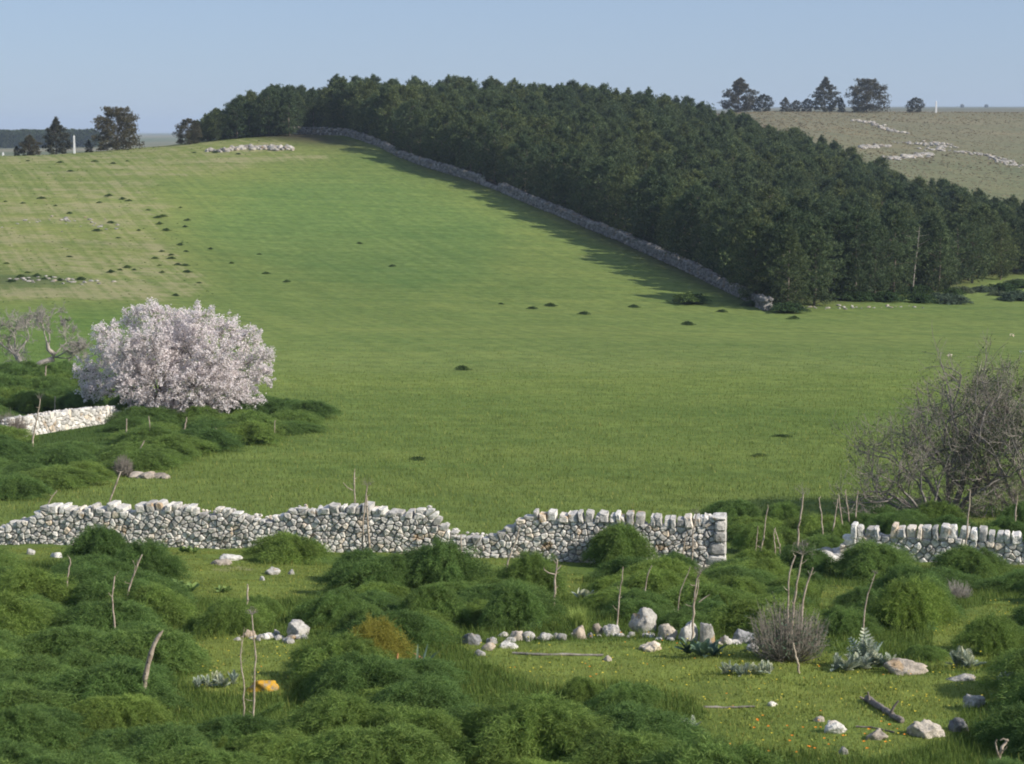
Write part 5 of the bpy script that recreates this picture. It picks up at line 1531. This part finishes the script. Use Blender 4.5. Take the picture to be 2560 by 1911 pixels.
# far forest on the left plain
rf = np.random.RandomState(8)
n = 900; fy = rf.uniform(1150, 1750, n); fu = rf.uniform(-60, 99, n); fx = (fu - 512) / F_PX * fy
keep = fy < 1180 + (99 - fu) * 5.5 + 60; fx, fy, fu = fx[keep], fy[keep], fu[keep]
V, Fc, _ = pine_crown(401, 8, 7, 260, 10, 0.03, 0.6, 0.9, 0.3); FT = mesh_np('crown', V, Fc, M['pine_far'])
fz = H(fx, fy)
gn_scatter('distant_forest', np.stack([fx, fy, fz], -1), 1.0 + 0.25 * rf.rand(len(fx)) , rf.uniform(0, 6, len(fx)), [FT], 'distant blue-green forest on the plain behind the left skyline', 'forest')
for x, D, lb in ((2395, 2600, 'tiny far-off tree standing on the right horizon, left one'), (2455, 2700, 'tiny far-off flat-topped tree on the right horizon, right one')):
    X_ = (x * .4 - 512) / F_PX * D; place_tree('conifer', CYP[1], (X_, D, h1(X_, D) - 0.2), 0.55, 0.6, 0, lb, 'tree')

# ------------------------------------------------------------------ almond in blossom
def almond():
    base = S(395, 1052); base = Vector((base.x, base.y + 0.5, 0)); base.z = h1(base.x, base.y)
    D = base.y
    root = empty('almond_tree', base); tag(root, 'almond tree covered in pale pink-white blossom beside the short bleached wall', 'almond tree')
    rs = np.random.RandomState(21)
    c22 = [(232, 722, 34, 0), (290, 690, 34, 1), (330, 675, 30, 0), (370, 695, 42, 1), (430, 695, 42, 0), (485, 715, 44, 1), (535, 735, 36, 0), (570, 770, 26, 1), (565, 810, 30, 0), (185, 800, 34, 0), (215, 835, 34, 0), (190, 842, 24, 0), (225, 765, 34, 1), (270, 760, 48, -1), (330, 740, 56, -1), (400, 755, 64, 0), (470, 775, 60, -1), (525, 800, 52, 1), (275, 820, 54, -1), (345, 830, 64, -1), (420, 835, 64, -1), (490, 850, 56, -1), (540, 860, 34, 0), (300, 875, 36, 0), (365, 885, 36, -1), (430, 888, 34, 0), (485, 893, 26, 0), (520, 885, 30, 0), (350, 780, 80, 2), (460, 820, 80, 2), (280, 800, 60, 2), (400, 720, 60, 2)]
    bl = []
    for x, y, r, dpt in c22:
        d_ = D + dpt * 1.1 + rs.uniform(-0.4, 0.4)
        q = ray(x / 2.1611, y / 2.1611)
        bl.append((np.array([q[0] * d_, d_, q[2] * d_]) - np.array(base), r / 2.1611 * D / F_PX))
    trunk = Acc(); limbs = Acc(); twigs = Acc()
    fork = np.array([0.1, 0, 0.9])
    trunk.tube([[0, 0, -0.2], [0.05, 0, 0.4], fork], [0.2, 0.17, 0.15], 9); trunk.tube([[0.5, 0.3, -0.2], [0.8, 0.3, 0.5], [1.2, 0.2, 1.0]], [0.13, 0.11, 0.08], 7)
    blos = []
    for c, r in bl:
        mid = fork * 0.5 + c * 0.5 + rs.normal(size=3) * 0.12 + [0, 0, 0.1]
        limbs.tube([fork * rs.uniform(0.6, 1), mid, c], [0.055, 0.04, 0.018], 5)
        ns = int(64 * (r / 0.9) ** 1.6) + 7
        for k in range(ns):
            dr = rs.normal(size=3); dr /= np.linalg.norm(dr)
            out = c + dr * r * rs.uniform(0.75, 1.12); 
            if out[2] < 0.25: continue
            s0 = c + dr * r * 0.25 + rs.normal(size=3) * 0.1
            cv = (s0 + out) / 2 + rs.normal(size=3) * 0.08
            twigs.tube([s0, cv, out], [0.012, 0.008, 0.004], 3)
            m_ = int(20 + 14 * r)
            t_ = rs.beta(1.8, 0.9, m_)[:, None]
            pt = s0 * (1 - t_) ** 2 + 2 * t_ * (1 - t_) * cv + out * t_ * t_ + np.repeat(rs.normal(size=(m_ // 3 + 1, 3)) * 0.05, 3, axis=0)[:m_] + rs.normal(size=(m_, 3)) * 0.02
            blos.append(pt)
    obj('trunk', trunk.mesh('trunk', M['grey_bark'], True), root); obj('limbs', limbs.mesh('limbs', M['grey_bark'], True), root); obj('twigs', twigs.mesh('twigs', M['twig']), root)
    P = np.vstack(blos); n = len(P)
    sz = rs.uniform(0.024, 0.044, (n, 1))
    a_ = rs.normal(size=(n, 3)); a_ /= np.linalg.norm(a_, axis=1)[:, None]; b_ = np.cross(a_, rs.normal(size=(n, 3))); b_ /= np.linalg.norm(b_, axis=1)[:, None]
    c_ = np.cross(a_, b_)
    V = np.stack([P + b_ * sz, P + c_ * sz + a_ * sz * .4, P - b_ * sz, P - c_ * sz + a_ * sz * .4], 1).reshape(-1, 3)
    tag(obj('blossom', mesh_np('blossom', V, np.arange(len(V)).reshape(-1, 4), M['blossom']), root), kind='stuff')
    print('BLOSSOM', n)
almond()

# ------------------------------------------------------------------ leafless trees
def bare(name, label, cat, x, y, stems, levels, seed, bark, twigm, dist=None, spread=0.62, trop=0.12, kids=(2, 4), shrink=0.72, leaf=None, leafn=0, blossom_above=None, yoff=0.3, tr=None, wob=0.13):
    rs = np.random.RandomState(seed)
    p = S(x, y) if dist is None else Vector((ray(x * .4, y * .4)[0] * dist, dist, 0)); p = Vector((p.x, p.y + yoff, 0)); p.z = h1(p.x, p.y)
    root = empty(name, p); tag(root, label, cat)
    G_ = {}
    tips = []
    for (off, d, L, r) in stems:
        for lv, pt, rd in branching(rs, off, d, L, r, levels, spread, trop, kids, shrink, wob, 0.02):
            G_.setdefault(min(lv, 2) if lv < levels - 1 else 3, []).append((pt, np.maximum(rd, max(0.0035, 0.00007 * p.y))))
            if lv >= levels - 1: tips.append(pt)
    for (pts_, rd) in (tr or []): G_.setdefault(0, []).append((np.array(pts_, float), np.array(rd, float)))
    for key, nm, mm, sd in ((0, 'trunk', bark, 8), (1, 'limbs', bark, 6), (2, 'branches', bark, 4), (3, 'twigs', twigm, 3)):
        if key in G_:
            a = Acc()
            for pt, rd in G_[key]: a.tube(pt, rd, sd)
            obj(nm, a.mesh(nm, M[mm], key < 2), root)
    if leaf:
        a = Acc()
        for pt in tips:
            for k in range(leafn):
                c = pt[rs.randint(1, len(pt))] + rs.normal(size=3) * 0.02
                s1 = rs.normal(size=3) * 0.017; s2 = rs.normal(size=3) * 0.017
                a.add([c - s1, c + s2, c + s1], [[0, 1, 2]])
        tag(obj('buds', a.mesh('buds', M[leaf]), root), kind='stuff')
    if blossom_above is not None:
        a = Acc()
        for pt in tips:
            if pt[-1][2] > blossom_above and rs.rand() < 0.012:
                for k in range(9):
                    c = pt[-1] + rs.normal(size=3) * 0.04; s1 = rs.normal(size=3) * 0.02; s2 = rs.normal(size=3) * 0.02
                    a.add([c - s1, c + s2, c + s1, c - s2], [[0, 1, 2, 3]])
        if a.n: tag(obj('blossom', a.mesh('blossom', M['blossom']), root), kind='stuff')
    return root
bare('bare_tree', 'front leafless many-stemmed tree behind the left half of the white right-hand wall', 'bare tree', 2325, 1312,
     [((0, 0, 0), (-0.15, 0.1, 1.0), 1.35, 0.06), ((-0.1, 0, 0), (-0.7, 0, 0.8), 1.55, 0.065), ((0.05, 0, 0), (-0.45, -0.1, 1), 1.55, 0.055), ((0.1, 0.1, 0), (0.3, 0.2, 1), 1.3, 0.05), ((-0.2, 0.1, 0), (-0.95, 0.2, 0.5), 1.5, 0.05)], 5, 11, 'grey_bark', 'twig', leaf='weed', leafn=2)
bare('bare_tree', 'tall leafless tree with pale forking trunk near the right edge', 'bare tree', 2395, 1300,
     [((0, 0, 0), (0.12, 0.0, 1.0), 2.45, 0.11), ((0.2, 0.2, 0), (0.5, 0.1, 1), 2.0, 0.08), ((-0.1, 0.2, 0), (-0.3, 0.2, 1), 1.9, 0.07), ((-0.1, -0.2, 0), (-0.1, -0.2, 1), 1.9, 0.07)], 5, 14, 'grey_bark', 'twig', yoff=0.9, shrink=0.74, leaf='weed', leafn=2, blossom_above=4.6)
bare('bare_tree', 'dense dark leafless tree cut by the right edge of the picture', 'bare tree', 2605, 1300,
     [((0, 0, 0), (0.05, 0.0, 1.0), 2.2, 0.12), ((0.3, 0.2, 0), (0.6, 0.1, 1), 2.0, 0.09), ((-0.3, 0.2, 0), (-0.55, 0.2, 0.8), 1.9, 0.08), ((-0.2, -0.3, 0), (-0.7, -0.2, 0.5), 1.7, 0.07)], 6, 17, 'grey_bark', 'twig', yoff=1.2, shrink=0.73, kids=(2, 4), leaf='fennel_core', leafn=5, blossom_above=4.9)
bare('bare_thicket', 'low tangle of bare shoots around the feet of the bare trees', 'thicket', 2440, 1300,
     [((-1.6 + 0.32 * k, 0.1 * (k % 3), 0), (random.Random(k).uniform(-0.5, 0.5), 0, 0.9), 0.75, 0.022) for k in range(14)], 4, 19, 'grey_bark', 'twig', yoff=0.4, spread=0.8, trop=0.05, kids=(2, 5))
bare('fig_tree', 'leafless fig tree with twisted pale trunk left of the blossoming almond', 'bare tree', 73, 941,
     [((3.0, 0, 2.6), (-0.3, 0, 1), 0.9, 0.09), ((3.1, 0, 2.4), (0.9, 0.1, 0.35), 1.4, 0.09), ((3.0, 0, 2.5), (0.45, 0.2, 0.8), 1.2, 0.08), ((3.2, 0, 2.2), (0.9, -0.2, -0.15), 1.2, 0.07)] if False else
     [((1.1, 0, 1.9), (-0.4, 0, 1), 0.9, 0.05), ((1.15, 0, 1.8), (0.5, 0, 1), 0.95, 0.045), ((1.45, 0, 1.2), (0.9, 0.3, 0.8), 1.05, 0.045), ((1.5, 0, 1.1), (1.0, -0.2, 0.35), 1.1, 0.045), ((1.5, 0, 1.1), (1.0, 0.4, 0.1), 1.0, 0.04)], 6, 23, 'pale_bark', 'pale_twig', yoff=0.0, spread=0.7, trop=0.1, kids=(2, 3), shrink=0.72,
     tr=[([(0, 0, -0.2), (0.15, 0, 0.4), (0.7, 0, 0.75), (1.4, 0, 1.0), (1.5, 0, 1.25), (1.15, 0, 1.55), (1.1, 0, 1.9)], [0.22, 0.2, 0.18, 0.17, 0.15, 0.13, 0.1])])
bare('fig_tree', 'leafless grey fig tree cut by the left edge', 'bare tree', 52, 935,
     [((-0.5, 0.3, 1.0), (-0.3, 0, 1), 1.1, 0.06), ((-0.5, 0.3, 1.0), (-0.9, 0, 0.6), 1.2, 0.06), ((-0.45, 0.3, 1.1), (0.6, 0.2, 0.9), 1.15, 0.055), ((-0.6, 0.3, 1.0), (-0.6, 0.3, 0.9), 1.3, 0.06)], 6, 27, 'pale_bark', 'pale_twig', yoff=0.8, spread=0.75, trop=0.08, kids=(2, 3), shrink=0.73,
     tr=[([(0.1, 0, -0.2), (-0.2, 0.1, 0.5), (-0.5, 0.3, 1.05)], [0.22, 0.18, 0.15])])

# ------------------------------------------------------------------ grass, crop and flowers
def blades(name, label, n, y0, y1, spread, hmin, hmax, w, test, seed, pw=1.0):
    rs = np.random.RandomState(seed)
    y = y0 + (rs.rand(n) ** pw) * (y1 - y0); x = (rs.rand(n) - 0.5) * spread * y
    z = H(x, y)
    k = test(x, y, z)
    x, y, z = x[k], y[k], z[k]; n = len(x)
    A_, d_ = albedo(x, y, z)
    az = rs.uniform(0, 2 * PI, n); h = rs.uniform(hmin, hmax, n) * (0.6 + 0.8 * fbm(x * 0.8, y * 0.8, 9)); ln = rs.uniform(0.1, 0.7, n) * h
    s_ = np.stack([np.sin(az), -np.cos(az), np.zeros(n)], -1) * (w / 2 * rs.uniform(0.6, 1.4, n))[:, None]
    b0 = np.stack([x, y, z - 0.01], -1); tip = b0 + np.stack([np.cos(az) * ln, np.sin(az) * ln, h], -1)
    V = np.stack([b0 - s_, b0 + s_, tip], 1).reshape(-1, 3)
    tone = (0.8 + 0.5 * rs.rand(n))[:, None] * np.where(rs.rand(n)[:, None] < 0.06, np.array([[1.9, 1.4, 1.6]]), 1.0)
    C_ = np.repeat(A_ * tone, 3, axis=0)
    o = obj(name, mesh_np(name, V, np.arange(len(V)).reshape(-1, 3), M['blade'], False, {'albedo': C_})); tag(o, label, 'grass', kind='stuff')
def ingrass(x, y, z):
    u, v = proj(x, y, z); r = rs_keep.rand(len(x)) < 0.6
    for P in GRASS: r |= inpoly(u, v, P)
    return r
rs_keep = np.random.RandomState(1)
blades('short_grass', 'short yellow-green grass and weeds covering the stony clearing', 480000, 20, 49, 0.6, 0.02, 0.065, 0.010, ingrass, 1)
blades('young_crop', 'young green cereal crop covering the lower field behind the wall', 420000, 51, 150, 0.58, 0.07, 0.16, 0.022, lambda x, y, z: rs_keep.rand(len(x)) < np.clip((150 - y) / 85, 0, 1) ** 1.3, 2, 0.75)
def inweeds(x, y, z):
    u, v = proj(x, y, z); r = (v > np.interp(u, [0, 330, 500, 560, 728, 729], [560, 566, 571, 575, 592, 540]))
    for P in GRASS: r &= ~inpoly(u, v, P)
    return r
blades('low_weeds', 'knee-low feathery weeds filling the gaps between the fennel clumps', 300000, 20, 50, 0.6, 0.05, 0.17, 0.011, inweeds, 6)
blades('low_herbs', 'small broad-leaved herbs flat in the clearing grass', 70000, 20, 49, 0.6, 0.02, 0.05, 0.045, lambda x, y, z: ingrass(x, y, z) & (fbm(x * 2.5, y * 2.5, 15) > 0.52), 7)
def flowers(name, label, n, m, seed, size, poly, y0=20, y1=40):
    rs = np.random.RandomState(seed); a = Acc(); c = 0
    while c < n:
        y = rs.uniform(y0, y1); x = rs.uniform(-0.28, 0.28) * y; z = h1(x, y); u, v = proj(x, y, z)
        if not any(inpoly(np.array([u]), np.array([v]), P)[0] for P in poly): continue
        hh = rs.uniform(0.05, 0.12); s_ = size * rs.uniform(0.7, 1.3); t_ = np.arange(5) * 2 * PI / 5
        top = np.array([x, y, z + hh])
        ringp = np.stack([np.cos(t_) * s_, np.sin(t_) * s_ - 0.0, np.full(5, 0.35 * s_)], -1) + top
        a.add(np.vstack([ringp, top - [0, 0, 0.3 * s_]]), [[k, (k + 1) % 5, 5] for k in range(5)]); c += 1
    tag(obj(name, a.mesh(name, M[m])), label, 'flowers', kind='stuff')
def hill_scrub(n, seed, test, y0, y1, smin, smax, m, name, label):
    rs = np.random.RandomState(seed)
    y = y0 + rs.rand(n) * (y1 - y0); u = rs.uniform(-60, 1100, n); x = (u - 512) / F_PX * y
    z = H(x, y); k = test(x, y, z); x, y, z = x[k], y[k], z[k]; n = len(x); nn = 9
    s_ = rs.uniform(smin, smax, (n, 1, 1)) * (0.5 + fbm(x * 0.03, y * 0.03, 71))[:, None, None]
    D = rs.normal(size=(n, nn, 3)); D[..., 2] = np.abs(D[..., 2]) * 0.35 + 0.05; D /= np.linalg.norm(D, axis=-1, keepdims=True)
    S_ = np.cross(D, rs.normal(size=D.shape)); S_ /= np.linalg.norm(S_, axis=-1, keepdims=True)
    b0 = np.stack([x, y, z], -1)[:, None] + rs.normal(size=D.shape) * s_ * [0.35, 0.35, 0.05]
    V = np.stack([b0 - S_ * s_ * .22, b0 + S_ * s_ * .22, b0 + D * s_], 2).reshape(-1, 3)
    tag(obj(name, mesh_np(name, V, np.arange(len(V)).reshape(-1, 3), M[m])), label, 'scrub', kind='stuff')
M['hillscrub'] = leafmat('hill_scrub', (0.16, 0.14, 0.085), (0.24, 0.205, 0.135), 0.35, 0.1, 0.05)
hill_scrub(24000, 1, lambda x, y, z: (512 + F_PX * x / y > 600), 420, 660, 0.2, 0.5, 'hillscrub', 'hill_scrub', 'low brown-green scrub speckling the far right hillside')
def onslope(x, y, z):
    u, v = proj(x, y, z); return inpoly(u, v, DRY)
hill_scrub(4000, 2, onslope, 150, 330, 0.06, 0.15, 'weed', 'slope_weeds', 'fine weeds speckling the dry left slope')
flowers('orange_flowers', 'orange marigold flowers dotted in the clearing around the whitish boulder', 34, 'orange', 3, 0.018, [P22([(1640, 1560), (1720, 1540), (1900, 1560), (1960, 1600), (1880, 1640), (1560, 1640)])])
flowers('orange_flowers', 'sparse orange flowers over the right-hand clearing and hollow', 26, 'orange', 4, 0.015, [GRASS[4], GRASS[3]])
flowers('yellow_flowers', 'tiny yellow flowers sprinkled over the grassy clearing', 170, 'yellow', 5, 0.014, [GRASS[4], GRASS[3], GRASS[6]])

# ------------------------------------------------------------------ air
hz = obj('haze', mesh_np('haze', np.array([[x, y, z] for z in (-420, 60) for x, y in ((-14000, -60), (14000, -60), (14000, 12200), (-14000, 12200))], float), np.array([[0, 3, 2, 1], [4, 5, 6, 7], [0, 1, 5, 4], [1, 2, 6, 5], [2, 3, 7, 6], [3, 0, 4, 7]])))
hm = bpy.data.materials.new('haze_air'); hm.use_nodes = True; t = hm.node_tree
t.nodes.clear(); out = t.nodes.new('ShaderNodeOutputMaterial'); pv_ = t.nodes.new('ShaderNodeVolumePrincipled')
pv_.inputs['Color'].default_value = (0.66, 0.80, 1.0, 1); pv_.inputs['Density'].default_value = 0.00015; pv_.inputs['Anisotropy'].default_value = 0.0
t.links.new(pv_.outputs[0], out.inputs['Volume']); hz.data.materials.append(hm)
hz.display_type = 'WIRE'
tag(hz, 'thin bluish haze lying over the whole countryside', 'haze', kind='stuff')
tc = 0; used = set(o.data.name for o in bpy.data.objects if o.type == 'MESH')
for nm in used: tc += sum(1 for _ in [0]) * 0 + len(bpy.data.meshes[nm].loops) - 2 * len(bpy.data.meshes[nm].polygons)
print('TRIS', tc)
print('GROUND z range', float(Z.min()), float(Z.max()))
